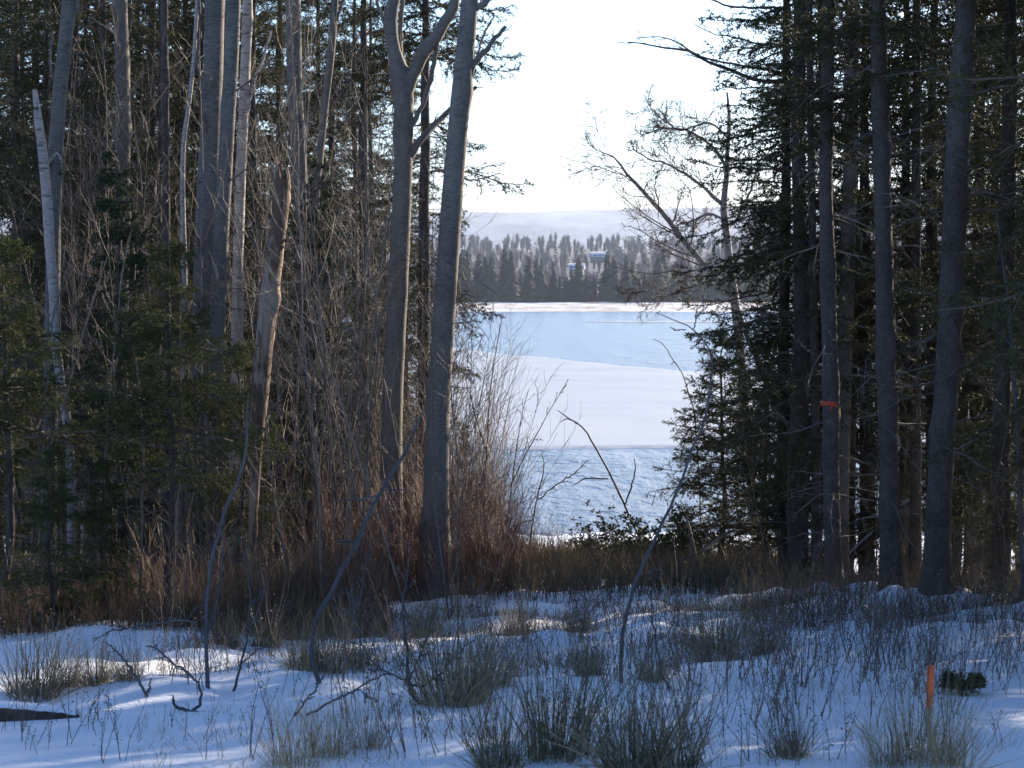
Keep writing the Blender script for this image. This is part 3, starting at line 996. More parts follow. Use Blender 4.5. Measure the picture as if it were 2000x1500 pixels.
# the leaning birch at the right of the gap
BT = [(17, 0.12, 1.0, 0.85, 0.46, 0.2, 0.20), (8, 0.12, 1.0, 0.8, 0.62, 0.08, 0.26), (4, 0.15, 1.0, 0.75, 0.85, 0.0, 0.24)]
BL = [[(1432, 585, 17), (1405, 548, 15), (1378, 520, 14), (1345, 482, 13), (1308, 435, 12), (1272, 392, 11), (1240, 356, 9), (1218, 335, 7), (1207, 310, 5), (1180, 300, 3), (1152, 284, 2)],
      [(1413, 400, 11), (1395, 386, 9), (1370, 362, 7), (1335, 338, 6), (1300, 318, 5), (1270, 312, 4), (1235, 290, 3)],
      [(1418, 440, 9), (1436, 432, 8), (1450, 405, 7), (1466, 372, 6), (1478, 330, 4)],
      [(1420, 330, 8), (1395, 290, 7), (1345, 256, 6), (1300, 250, 4), (1262, 262, 3)],
      [(1422, 270, 7), (1385, 240, 5), (1330, 255, 5), (1305, 240, 4), (1280, 222, 3), (1262, 196, 2)],
      [(1414, 430, 7), (1385, 418, 6), (1350, 432, 5), (1322, 440, 4), (1300, 462, 3)],
      [(1425, 560, 7), (1380, 555, 6), (1335, 565, 6), (1295, 580, 5), (1262, 568, 3), (1240, 560, 2)]]
px_tree('birch_tree', 'leaning bare birch with fine curly twigs spreading over the lake gap', 'tree', 37,
        [(1500, 1085, 21), (1474, 1000, 20), (1462, 880, 19), (1450, 740, 19), (1441, 640, 19), (1434, 585, 19), (1425, 520, 16), (1419, 460, 15), (1413, 405, 14), (1418, 350, 11), (1421, 290, 9), (1424, 230, 7), (1420, 180, 4)],
        [[(a, b, w_ * 0.8) for a, b, w_ in l_] for l_ in BL], M['birch'], seed=31, top_ext=0, limb_tw=BT, sides=10)
px_tree('birch_tree', 'thin slanting birch stem crossing the dark spruces right of the gap', 'tree', 36,
        [(1562, 1080, 16), (1556, 960, 14), (1545, 890, 13), (1520, 800, 13), (1500, 755, 12), (1475, 690, 11), (1455, 645, 10), (1438, 590, 8)],
        [], M['birch'], seed=32, top_ext=0, sides=8)
# dead limbs reaching into the sky at the upper right, from a bare tree inside the stand
px_tree('bare_tree', 'bare dark tree whose long dead limbs reach left across the white sky', 'tree', 30,
        [(1640, 1100, 20), (1632, 800, 18), (1622, 500, 17), (1612, 300, 15), (1604, 120, 12), (1600, -40, 10)],
        [[(1606, 190, 9), (1540, 160, 8), (1480, 158, 7), (1430, 138, 7), (1385, 122, 6), (1345, 100, 5), (1300, 92, 4), (1262, 86, 3), (1225, 82, 2)],
         [(1606, 170, 8), (1520, 140, 6), (1470, 132, 5), (1420, 122, 4), (1370, 112, 4), (1320, 82, 3), (1290, 72, 2), (1245, 74, 2)],
         [(1602, 60, 7), (1540, 20, 6), (1480, 16, 5), (1425, 12, 4), (1390, -2, 3)],
         [(1603, 110, 6), (1530, 90, 5), (1480, 86, 4), (1440, 74, 3), (1395, 66, 2), (1360, 50, 2)]],
        M['twig'], seed=33, limb_tw=[(12, 0.3, 1.0, 0.5, 0.17, -0.05, 0.08), (5, 0.2, 1.0, 0.6, 0.4, 0.0, 0.1)], sides=8)

# orange tape round the trunk
p = at(1620, 788, 26)
k = 24
mb = MB()
rt = 31.5 * 26 / F / 2 * 1.10
a = np.arange(k) / k * 6.283
wv = 0.006 * np.sin(a * 3 + 1)
ring = lambda r, z: np.stack([p[0] + r * np.cos(a), p[1] + r * np.sin(a), p[2] + z + wv], 1)
V = np.concatenate([ring(rt, -0.025), ring(rt * 1.02, 0.03), ring(rt - 0.004, 0.03), ring(rt - 0.004, -0.025)])
i = np.arange(k)
j = (i + 1) % k
mb.add(V, np.concatenate([np.stack([i + s * k, j + s * k, j + ((s + 1) % 4) * k, i + ((s + 1) % 4) * k], 1) for s in range(4)]))
tp = thing('flagging_tape', 'orange flagging tape tied around a dark spruce trunk', 'tape', p)
link('band', MB().add(V - p, np.concatenate([np.stack([i + s * k, j + s * k, j + ((s + 1) % 4) * k, i + ((s + 1) % 4) * k], 1) for s in range(4)])).mesh('band', M['tape']), tp)
tl = MB()
for s, ln in ((-1, 0.08), (1, 0.05)):
    b = np.array([0.03 + 0.01 * s, -rt * 0.75, 0.0])
    V = np.array([b + [-.01, 0, 0.01], b + [.012, 0, 0.01], b + [.02 + .02 * s, -.03, -ln * .5], b + [.0 + .02 * s, -.03, -ln * .5], b + [.02 + .03 * s, -.02, -ln], b + [.004 + .03 * s, -.02, -ln]])
    tl.add(V, np.array([[0, 1, 2, 3], [3, 2, 4, 5]]))
link('tail', tl.mesh('tail', M['tape']), tp)

# ------------------------------------------------------------------ conifers of both stands
LAND = [(-400, 'frame edge'), (100, 'crooked white birch'), (236, 'dim trunk'), (430, 'sunlit aspen group'), (525, 'broken snag'), (608, 'straight aspen'), (775, 'forked maple'), (872, 'leaning poplar'),
        (1150, 'lake gap'), (1450, 'curly birch'), (1618, 'taped spruce'), (1735, 'middle thick trunk'), (1845, 'thickest trunk'), (9999, 'frame edge')]
COUNT = {}


def between(kind, px):
    """which landmark trunks a thing stands between, and its number there; call in order of px"""
    for (a, na), (b, nb_) in zip(LAND[:-1], LAND[1:]):
        if a <= px < b:
            key = (kind, na, nb_)
            COUNT[key] = COUNT.get(key, 0) + 1
            n_ = ordinal(COUNT[key] - 1)
            if a == -400:
                return f'left of the {nb_}, {n_} from the left'
            if b == 9999:
                return f'right of the {na}, {n_} from it'
            return f'{n_} from the left between {na} and {nb_}'
    return 'beside the wood'


rgc = np.random.default_rng(91)
PROTO = []
for q, (H, z0, Rm, nb, dens, n2) in enumerate([(16, 1.2, 2.7, 105, 62, 18), (15, 2.0, 2.9, 88, 62, 18), (17, 0.6, 2.5, 112, 62, 18), (14, 3.0, 2.9, 62, 60, 17)]):
    PROTO.append(conifer_parts(np.random.default_rng(300 + q), H, z0, Rm, nb, dens=dens, n2=n2, dead=20))
# columnar edge spruce and sparse lakeside spruce get their own crowns
EDGE = conifer_parts(np.random.default_rng(320), 17, 1.0, 2.25, 160, dens=62, n2=18, droop=0.12, dead=16, dead_z=(0.6, 4))
LAKE = conifer_parts(np.random.default_rng(321), 15.5, 3.4, 2.6, 66, dens=65, n2=19, droop=0.2, dead=30, dead_z=(1.5, 7.5))
FIR = [conifer_parts(np.random.default_rng(330 + q), H, z0, Rm, nb, dens=150, nl=0.034, nw=0.0085, n2=17, n3=4, droop=0.05, sag=0.2, shape=0.9, dead=6, need=M['fir'], trunk_r=0.045)
       for q, (H, z0, Rm, nb) in enumerate([(4.5, 1.75, 1.75, 56), (3.4, 0.4, 1.15, 46)])]
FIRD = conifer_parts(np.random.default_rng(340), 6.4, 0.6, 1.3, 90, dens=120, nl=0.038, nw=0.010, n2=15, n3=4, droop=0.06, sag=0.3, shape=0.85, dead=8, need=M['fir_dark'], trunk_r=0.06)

SPR = [  # px, D, proto, scale : spruces standing in the two stands
    (-180, 27, 0, 1.0), (-60, 31, 1, 1.0), (30, 34, 0, 1.0), (140, 38, 2, 1.0), (205, 34, 1, 0.95), (290, 37, 0, 1.0), (352, 42, 2, 1.0), (445, 38, 1, 0.95), (500, 36, 2, 0.9), (552, 42, 0, 1.0), (690, 39, 3, 0.95), (735, 43, 1, 0.9),
    (60, 44, 1, 1.0), (100, 35, 2, 0.8), (170, 43, 0, 0.9), (320, 33.5, 2, 0.6), (390, 36, 0, 0.75), (480, 42, 1, 1.0), (585, 37, 0, 0.7), (645, 41, 0, 0.95), (790, 41, 2, 0.6), (755, 36.5, 2, 0.42), (-10, 36, 2, 0.9), (510, 33, 2, 0.38), (80, 39.5, 0, 1.0), (192, 40.5, 1, 1.0), (270, 42.5, 2, 1.0), (372, 39.5, 2, 0.95), (428, 44, 0, 1.0), (332, 45, 1, 1.0), (120, 46, 0, 1.0), (560, 46, 1, 0.9), (180, 31.5, 2, 0.5), (-30, 40, 2, 1.0), (250, 47, 0, 1.0), (400, 46, 3, 1.0), (620, 46, 2, 0.9),
    (1655, 30.3, 2, 0.95), (1698, 31.4, 1, 0.9), (1775, 32.3, 3, 1.0), (1826, 31.5, 1, 0.95), (1905, 33.0, 0, 1.0), (1960, 26.6, 2, 1.0), (2040, 29, 0, 1.05), (1935, 34.2, 1, 1.0), (2010, 35, 2, 1.0), (1868, 33, 2, 0.9),
]
for px_, D, q, s in sorted(SPR):
    x = (px_ - 1000) / F * D
    put_conifer(PROTO[q], 'spruce_tree', 'dark spruce, ' + between('dark spruce', px_), (x, D, gz(x, D)), rgc.random() * 6.28, s * (0.95 + 0.1 * rgc.random()), 'spruces filling the wood')
x = (1560 - 1000) / F * 29.2
put_conifer(EDGE, 'spruce_tree', 'dense columnar spruce forming the right edge of the lake gap', (x, 29.2, gz(x, 29.2)), 0.6)
x = (1540 - 1000) / F * 30.6
put_conifer(EDGE, 'spruce_tree', 'dense spruce just behind the columnar one at the lake gap', (x, 30.6, gz(x, 30.6)), 2.9, 0.8)
x = (838 - 1000) / F * 34
put_conifer(LAKE, 'spruce_tree', 'sparse spruce behind the leaning poplar with boughs hanging into the sky', (x, 34, gz(x, 34)), 0.35)
x = (706 - 1000) / F * 35
put_conifer(LAKE, 'spruce_tree', 'sparse spruce with thin dead branches left of the forked maple', (x, 35, gz(x, 35)), 2.2, 0.95)
# the small spruce at the shore, right of the gap
SHORE = conifer_parts(np.random.default_rng(350), 4.4, 0.3, 1.7, 92, dens=80, nl=0.042, nw=0.014, n2=15, droop=0.05, sag=0.2, shape=0.8, dead=4, trunk_r=0.05)
x = (1408 - 1000) / F * 36
put_conifer(SHORE, 'small_spruce', 'small spruce at the water edge right of the lake gap', (x, 36, gz(x, 36)), 0.4)
x = (1500 - 1000) / F * 34
put_conifer(SHORE, 'small_spruce', 'young spruce pressed against the columnar spruce by the slanting birch', (x, 34, gz(x, 34)), 3.0, 0.92)
# young firs lit at the front of the left stand
FIRS = [(325, 23.6, 0, 1.0, 'bright green young fir with spreading boughs in front of the sunlit aspens'), (15, 23.6, 0, 1.0, 'green fir at the left edge of the photo, boughs cut by the frame'),
        (95, 22.6, 1, 0.62, 'low young fir below the crooked white birch'), (200, 23.0, 1, 0.55, 'low sunlit fir sapling in the undergrowth left of the spreading fir'),
        (462, 27.0, 1, 1.0, 'green fir whose boughs show just left of the broken snag'), (-40, 24.5, 1, 1.0, 'fir beyond the left edge behind the cut off boughs'),
        (560, 29.0, 1, 0.75, 'short dark fir right of the foot of the broken snag')]
for px_, D, q, s, lb in FIRS:
    x = (px_ - 1000) / F * D
    put_conifer(FIR[q], 'fir_tree', lb, (x, D, gz(x, D) - 0.02), rgc.random() * 6.28, s, 'young firs at the edge of the wood')
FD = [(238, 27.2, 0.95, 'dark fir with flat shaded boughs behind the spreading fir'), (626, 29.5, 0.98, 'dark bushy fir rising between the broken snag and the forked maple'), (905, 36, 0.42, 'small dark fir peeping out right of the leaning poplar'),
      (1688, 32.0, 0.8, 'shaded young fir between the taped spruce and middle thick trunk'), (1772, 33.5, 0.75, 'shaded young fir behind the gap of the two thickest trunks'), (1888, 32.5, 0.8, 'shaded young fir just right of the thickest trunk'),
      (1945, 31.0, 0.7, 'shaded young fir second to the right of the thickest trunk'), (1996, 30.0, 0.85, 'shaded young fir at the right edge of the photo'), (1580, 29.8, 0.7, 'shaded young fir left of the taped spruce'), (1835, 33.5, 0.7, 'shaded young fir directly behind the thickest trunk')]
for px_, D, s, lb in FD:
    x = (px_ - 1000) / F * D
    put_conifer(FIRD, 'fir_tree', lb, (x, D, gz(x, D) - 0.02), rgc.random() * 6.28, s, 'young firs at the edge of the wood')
# the stand goes on beyond the frame on the right and shades the foreground
OUT = [(7.2, 20.5), (9.4, 23.5), (8.1, 26.0), (11.5, 21.0), (12.0, 25.5), (14.5, 23.5), (10.2, 29.0), (13.5, 28.5), (16.5, 27.0), (7.6, 16.8), (10.0, 17.6), (13.0, 18.2), (16.0, 20.0), (19.0, 24.0), (18.5, 30.0), (15.8, 32.0), (12.6, 31.0), (9.8, 36.0), (21.0, 28.0), (22.5, 33), (6.6, 22.9), (9.0, 21.4), (11.3, 23.4), (9.3, 28.0), (11.6, 28.8), (6.2, 18.4), (8.7, 15.0), (5.6, 15.6),
       (14.2, 20.6), (16.0, 23.6), (18.6, 21.0),
       (-8.6, 12.5), (-10.5, 17), (-9.8, 8), (-12.5, 13), (-11, 3), (-13.5, 20), (-10, -4), (-6, -9), (-1.5, -8), (3, -10), (7, -7), (10, -2), (12, 4), (12.5, 10), (-3.5, -14), (1, -15), (6, -13), (-8, -13)]  # unseen spruces beside and behind the camera, added to cut the fill light
for q, (x, y) in enumerate(OUT):
    put_conifer(PROTO[(0, 2, 0, 1, 2)[q % 5]], 'spruce_tree', 'dark unseen spruce outside the frame that shades the snow and trunks', (x, y, gz(x, y)), rgc.random() * 6.28, 0.9 + 0.15 * rgc.random(), 'spruces outside the frame')

# ------------------------------------------------------------------ thicket: saplings and shrubs
def sapling_mesh(rg, H, r0, m, n1=13, lean=0.1):
    k = 12
    d = nrm(np.array([rg.normal(0, lean), rg.normal(0, lean), 1.0]))
    P = np.zeros((1, k, 3))
    P[0, 0] = [0, 0, -0.1]
    for q in range(1, k):
        P[0, q] = P[0, q - 1] + d * H / (k - 1)
        d = nrm(d + rg.normal(0, 0.05, 3) + np.array([0, 0, 0.04]))
    R = (r0 * (1 - 0.85 * np.linspace(0, 1, k)))[None]
    mb = MB().add(*tubes(P, R, 6))
    P2, R2 = spawn(rg, P, R, n1 + 4, 0.2, 0.98, 0.75, 0.25, lambda t, pl, r: pl * 0.24 * (1 - 0.55 * t) * (0.4 + r), 6, up=0.35, wander=0.13, rr=0.45, rmin=0.0038)
    mb.add(*tubes(P2, R2, 3))
    P3, R3 = spawn(rg, P2, R2, 5, 0.15, 1.0, 0.7, 0.25, lambda t, pl, r: pl * 0.42 * (1 - 0.4 * t) * (0.4 + r), 4, up=0.2, wander=0.16, rr=0.6, rmin=0.0030)
    mb.add(*tubes(P3, R3, 3))
    return mb.mesh('sapling', m)


SAP = [sapling_mesh(np.random.default_rng(400 + q), 3.2 + 0.45 * q, 0.0058 + 0.0009 * q, M[('pale_twig', 'twig', 'pale_twig')[q % 3]], 12 + q % 5) for q in range(12)]
rgs = np.random.default_rng(44)
spots = []
for q in range(112):
    D = 23.2 + 12 * rgs.random() ** 1.2
    spots.append((rgs.uniform(-30, 900) if q % 3 else rgs.uniform(560, 960), D, int(rgs.integers(0, 12))))
for q in range(36):
    spots.append((rgs.uniform(-20, 640), 28 + 7 * rgs.random(), int(rgs.integers(8, 12))))
for q in range(18):
    spots.append((rgs.uniform(1480, 2000), 26 + 8 * rgs.random(), int(rgs.integers(0, 3)) * 3 + 1))
for px_, D, q in sorted(spots):
    if 150 < px_ < 520 and D < 26: D += 4
    if (470 < px_ < 570 or 60 < px_ < 140) and D < 27.5: D += 4.5
    x = (px_ - 1000) / F * D
    if px_ > 840: q = q % 5
    o = link('bare_sapling', SAP[q], None, (x, D, gz(x, D)))
    s = 0.85 + 0.4 * rgs.random()
    o.scale = (s, s, s)
    o.rotation_euler = (rgs.normal(0, 0.05), rgs.normal(0, 0.06), rgs.random() * 6.28)
    tag(o, ('pale' if q % 3 != 1 else 'dark') + ' bare sapling, ' + between('sapling', px_), 'sapling', 'thin bare saplings in the thicket')


def shrub_mesh(rg, n, H, spread, r0, m, n1=6, lean=0.18):
    k = 6
    a = rg.random(n) * 6.28
    rr_ = spread * np.sqrt(rg.random(n))
    P = np.zeros((n, k, 3))
    P[:, 0] = np.stack([rr_ * np.cos(a), rr_ * np.sin(a), -0.08 + 0 * a], 1)
    d = nrm(np.stack([lean * np.cos(a) * rr_ / spread + rg.normal(0, lean * .6, n), lean * np.sin(a) * rr_ / spread + rg.normal(0, lean * .6, n), np.ones(n)], 1))
    Hh = H * (0.45 + 0.6 * rg.random(n))
    for q in range(1, k):
        P[:, q] = P[:, q - 1] + d * (Hh / (k - 1))[:, None]
        d = nrm(d + rg.normal(0, 0.07, d.shape))
    R = r0 * (1 - 0.75 * np.linspace(0, 1, k))[None, :] * (0.6 + 0.7 * rg.random(n))[:, None]
    mb = MB().add(*tubes(P, R, 3))
    P2, R2 = spawn(rg, P, R, n1, 0.3, 1.0, 0.55, 0.2, lambda t, pl, r: pl * 0.24 * (0.4 + r), 4, up=0.3, wander=0.13, rr=0.6, rmin=0.0028)
    mb.add(*tubes(P2, R2, 3))
    return mb.mesh('shrub', m)


SHR = {'red': [shrub_mesh(np.random.default_rng(500 + q), 46, 1.25 + 0.25 * q, 0.45, 0.0050, M['red_twig']) for q in range(3)],
       'tan': [shrub_mesh(np.random.default_rng(510 + q), 46, 0.7 + 0.25 * q, 0.5, 0.0045, M['tan_twig']) for q in range(3)],
       'grey': [shrub_mesh(np.random.default_rng(520 + q), 26, 2.6 + 0.5 * q, 0.6, 0.0080, M['twig'], 8, 0.13) for q in range(3)],
       'pale': [shrub_mesh(np.random.default_rng(530 + q), 20, 3.0 + 0.6 * q, 0.6, 0.0085, M['pale_twig'], 8, 0.12) for q in range(3)]}
rgh = np.random.default_rng(45)
sh = []
for q in range(30):
    sh.append((rgh.uniform(760, 1060), rgh.uniform(26.5, 37), 'red'))
for q in range(16):
    sh.append((rgh.uniform(560, 830), rgh.uniform(26, 33), 'red'))
for q in range(28):
    sh.append((rgh.uniform(-20, 720), rgh.uniform(22.6, 28), 'tan'))
for q in range(16):
    sh.append((rgh.uniform(600, 900), rgh.uniform(27, 36), 'grey'))
for q in range(10):
    sh.append((rgh.uniform(860, 985), rgh.uniform(32, 40), 'grey'))
for q in range(20):
    sh.append((rgh.uniform(100, 860), rgh.uniform(26, 36), 'pale'))
for q in range(18):
    sh.append((rgh.uniform(1480, 2010), rgh.uniform(24, 34), 'grey' if q % 3 == 0 else 'tan'))
WORD = {'red': 'red stemmed shrub', 'tan': 'tan twiggy shrub', 'grey': 'tall grey shrub', 'pale': 'tall pale shrub'}
for px_, D, kd in sorted(sh):
    if 455 < px_ < 575 and D < 27 and kd != 'tan': D += 4
    x = (px_ - 1000) / F * D
    v = int(rgh.integers(0, 3))
    s = 0.8 + 0.45 * rgh.random()
    if px_ > 940: s *= 0.75
    if px_ > 1450: s *= 0.6
    o = link('bare_shrub', SHR[kd][v], None, (x, D, gz(x, D)))
    o.scale = (s, s, s)
    o.rotation_euler = (0, 0, rgh.random() * 6.28)
    tag(o, WORD[kd] + ', ' + between(WORD[kd], px_), 'shrub', 'bare shrubs in the undergrowth')

# saplings that stand out, traced by their stems
def stem(label, D, pts, m, seed, limbs=(), tw=None, sides=6, name='bare_sapling', group=None):
    pts = [(a, b, w_ * (0.62 if D < 20 else 0.55), *r_) for a, b, w_, *r_ in pts]
    pts[-1] = (pts[-1][0], pts[-1][1], 1.2, *pts[-1][3:])
    limbs = [[(a, b, w_ * 0.66, *r_) for a, b, w_, *r_ in l_] for l_ in limbs]
    return px_tree(name, label, 'sapling', D, pts, list(limbs), m, seed=seed, top_ext=0, sides=sides, flare=1.15, twig=m, knots=2, limb_tw=tw, twl=tw, group=group, trunk_n=26)


TWS = [(7, 0.25, 0.98, 0.6, 0.13, 0.25, 0.10), (3, 0.2, 1, 0.6, 0.4, 0.15, 0.12)]
STEMS = [([(58, 1200, 9), (72, 900, 8), (95, 720, 7), (103, 620, 6), (130, 530, 5), (152, 455, 4)], [[(103, 640, 3), (75, 590, 3), (48, 575, 2)]], 'slim sapling rising in front of the crooked white birch foot'),
         ([(70, 1200, 9), (88, 930, 8), (125, 790, 8), (160, 660, 7), (190, 560, 6), (222, 470, 4)], [], 'long slanting sapling leaning right past the birch toward the spreading fir'),
         ([(188, 1150, 9), (205, 900, 8), (218, 740, 7), (228, 640, 7), (238, 540, 5), (258, 450, 4)], [[(232, 635, 4), (246, 600, 3), (258, 570, 2)], [(228, 640, 4), (212, 605, 3), (198, 572, 2)]], 'forked sapling in front of the spreading fir'),
         ([(275, 1100, 9), (278, 900, 8), (270, 780, 8), (262, 700, 6), (254, 640, 5)], [], 'pale crooked stem at the foot of the spreading fir'),
         ([(340, 1120, 7), (345, 1000, 6), (356, 860, 5), (352, 700, 5), (355, 620, 4), (362, 500, 3)], [], 'white thin stem behind the right half of the spreading fir'),
         ([(606, 1120, 8), (618, 930, 8), (640, 760, 7), (660, 640, 6), (668, 560, 5), (678, 450, 4), (690, 360, 3)], [[(658, 640, 4), (648, 570, 3), (630, 480, 2)], [(662, 620, 4), (688, 575, 3), (702, 550, 2)]], 'tall pale forked sapling midway between the snag and forked maple'),
         ([(680, 1110, 9), (690, 950, 9), (712, 800, 8), (730, 660, 7), (742, 560, 6), (752, 470, 5), (764, 360, 4), (770, 280, 3)], [[(738, 590, 4), (722, 540, 3), (712, 480, 2)]], 'tall pinkish sapling leaning right just left of the forked maple'),
         ([(700, 1110, 8), (716, 900, 7), (734, 740, 6), (748, 620, 5), (760, 540, 4), (772, 480, 3)], [], 'slender sapling right beside the tall pinkish one'),
         ([(826, 1050, 6), (836, 800, 6), (844, 620, 5), (855, 500, 4), (862, 380, 3)], [], 'upright thin stem between the forked maple and the leaning poplar'),
         ([(1030, 1110, 6), (1040, 1020, 6), (1052, 960, 5), (1062, 915, 4), (1060, 890, 2)], [[(1040, 1015, 4), (1000, 1030, 4), (970, 1060, 3)], [(1050, 975, 4), (1090, 945, 4), (1120, 925, 3), (1148, 898, 2)]], 'thin bare branch standing against the water in the lake gap'),
         ([(985, 1110, 6), (992, 1000, 5), (1004, 900, 4), (1016, 820, 3), (1030, 760, 2)], [[(996, 950, 4), (1030, 880, 3), (1075, 800, 2), (1110, 740, 2)]], 'bare twiggy sapling at the left edge of the lake gap'),
         ([(940, 1110, 7), (946, 980, 6), (952, 860, 5), (960, 760, 4), (975, 660, 3), (985, 610, 2)], [[(950, 880, 4), (925, 800, 3), (905, 720, 2)]], 'bare sapling showing against the ice right of the leaning poplar'),
         ([(1340, 1090, 14), (1355, 1075, 12), (1348, 1030, 10), (1343, 1005, 8)], [], 'leaning broken stub at the shore by the small spruce')]
for q, (pts, lb, lab) in enumerate(STEMS):
    stem(lab, 23.5 if q < 5 else 26 if q < 8 else 31, pts, M['pale_twig'] if q < 9 else M['twig'], 600 + q, lb, TWS)

# ------------------------------------------------------------------ foreground saplings
FT = [(10, 0.25, 0.98, 0.75, 0.11, 0.2, 0.15), (4, 0.2, 1, 0.6, 0.4, 0.1, 0.12)]


def front(label, pts, limbs, seed, tw=FT, name='bare_sapling'):
    b = gp(pts[0][0], pts[0][1])
    return stem(label, b[1], pts, M['grey_twig'], seed, limbs, tw, 7, name, 'grey saplings on the open snow')


front('straight grey sapling on the open snow, leftmost of the foreground saplings',
      [(406, 1345, 13), (402, 1250, 12), (404, 1180, 11), (410, 1110, 11), (425, 1050, 11), (448, 985, 10), (470, 930, 8), (484, 880, 7), (486, 820, 6), (488, 770, 5)],
      [[(402, 1240, 6), (420, 1200, 6), (430, 1120, 6), (436, 1040, 4), (438, 1000, 3)], [(404, 1250, 5), (375, 1215, 5), (300, 1218, 5), (230, 1230, 4), (180, 1248, 3)], [(405, 1180, 5), (380, 1190, 4), (362, 1215, 4)]], 701)
front('tall curving grey sapling on the open snow leaning right before the red shrubs',
      [(624, 1335, 15), (612, 1280, 14), (614, 1230, 14), (640, 1170, 14), (672, 1110, 13), (702, 1050, 13), (730, 990, 12), (765, 930, 11), (800, 868, 9), (822, 815, 7), (832, 790, 5)],
      [[(706, 1055, 6), (665, 1058, 5), (655, 1062, 4)], [(745, 965, 6), (700, 975, 5), (650, 978, 3)], [(640, 1180, 5), (690, 1200, 4), (706, 1150, 4), (715, 1080, 3)]], 702)
front('slender leaning grey sapling in the lake gap, rightmost of the foreground saplings',
      [(1213, 1335, 13), (1214, 1270, 12), (1226, 1190, 12), (1248, 1130, 11), (1275, 1070, 11), (1300, 1015, 10), (1324, 960, 9), (1350, 890, 9), (1372, 840, 8), (1386, 780, 7), (1391, 720, 6), (1386, 678, 5), (1368, 655, 5), (1350, 640, 4), (1325, 633, 3), (1300, 617, 3), (1282, 613, 2)],
      [[(1355, 642, 4), (1360, 612, 4), (1370, 592, 3), (1377, 570, 2)], [(1262, 1118, 4), (1285, 1112, 4), (1294, 1118, 3), (1280, 1130, 3)], [(1340, 643, 3), (1322, 645, 3), (1308, 640, 2)]], 703, [(3, 0.4, 0.9, 0.7, 0.05, 0.1, 0.12)])
front('dead bent stem arching left over the water beside the slender leaning sapling',
      [(1268, 1120, 9), (1252, 1060, 9), (1230, 1010, 8), (1205, 955, 8), (1180, 905, 7), (1160, 870, 7), (1142, 840, 6), (1122, 822, 5), (1100, 810, 4), (1088, 800, 3)],
      [[(1220, 990, 5), (1232, 955, 5), (1240, 920, 4), (1238, 895, 3)], [(1188, 935, 4), (1150, 934, 4), (1130, 942, 3), (1118, 950, 2)], [(1130, 828, 3), (1108, 818, 3), (1094, 825, 2)]], 704, [(2, 0.4, 0.9, 0.7, 0.05, 0.1, 0.12)])
front('thin curved branch rising in front of the small shore spruce',
      [(1370, 1085, 7), (1368, 1000, 6), (1362, 900, 6), (1356, 810, 5), (1342, 762, 5), (1328, 722, 4), (1308, 694, 4), (1296, 672, 3), (1274, 660, 2)], [[(1328, 722, 3), (1318, 708, 3), (1310, 712, 2)]], 705, [(2, 0.4, 0.9, 0.7, 0.05, 0.1, 0.12)])
front('branching grey sapling rising from a snow hummock left of the central rush tuft',
      [(822, 1378, 14), (806, 1352, 12), (796, 1315, 11), (796, 1270, 10), (790, 1230, 9), (786, 1180, 7), (792, 1120, 5), (800, 1070, 4)],
      [[(800, 1340, 8), (830, 1338, 7), (850, 1325, 7), (872, 1300, 5), (900, 1270, 4), (925, 1250, 3)], [(796, 1330, 7), (770, 1320, 6), (735, 1300, 5), (705, 1255, 5), (690, 1200, 4), (675, 1150, 3)], [(800, 1330, 6), (820, 1280, 5), (836, 1235, 4), (850, 1190, 3)]], 706,
      [(7, 0.2, 0.98, 0.8, 0.22, 0.1, 0.15), (4, 0.2, 1, 0.7, 0.4, 0.1, 0.15)])
front('stem bent into a U on the snow in front of the leftmost sapling',
      [(412, 1391, 7), (380, 1391, 9), (345, 1385, 9), (334, 1372, 8), (333, 1355, 6)], [[(372, 1391, 9), (388, 1380, 9), (394, 1362, 8), (390, 1340, 8), (375, 1320, 7), (340, 1295, 7), (310, 1270, 6), (285, 1262, 5)]], 707, [(4, 0.3, 0.9, 0.8, 0.2, 0.2, 0.15)])
front('low dark forked branch poking from the snow near the left rush tuft',
      [(288, 1362, 9), (270, 1330, 8), (250, 1300, 7), (222, 1270, 6), (200, 1258, 4)], [[(285, 1360, 5), (292, 1340, 4), (294, 1325, 3)]], 708)
front('thin fallen branch slanting over the snow below the tall curving sapling',
      [(598, 1398, 8), (640, 1375, 7), (690, 1350, 6), (740, 1325, 5), (770, 1310, 3)], [[(700, 1346, 4), (720, 1362, 3), (740, 1366, 2)]], 709)
front('short leaning twig left of the fallen branch on the snow', [(575, 1400, 7), (595, 1370, 6), (618, 1340, 5), (640, 1305, 4)], [], 710)
front('dark thin stem slanting down right of the leaning gap sapling', [(1308, 1350, 7), (1292, 1310, 6), (1284, 1270, 6), (1278, 1220, 4), (1276, 1180, 3)], [], 711)
front('twiggy sapling right of the leftmost foreground sapling', [(455, 1352, 8), (468, 1300, 7), (482, 1240, 6), (488, 1160, 5), (480, 1090, 4), (462, 1030, 3)], [[(470, 1300, 4), (500, 1270, 4), (530, 1262, 3)], [(484, 1230, 4), (510, 1180, 3), (520, 1130, 2)]], 712)

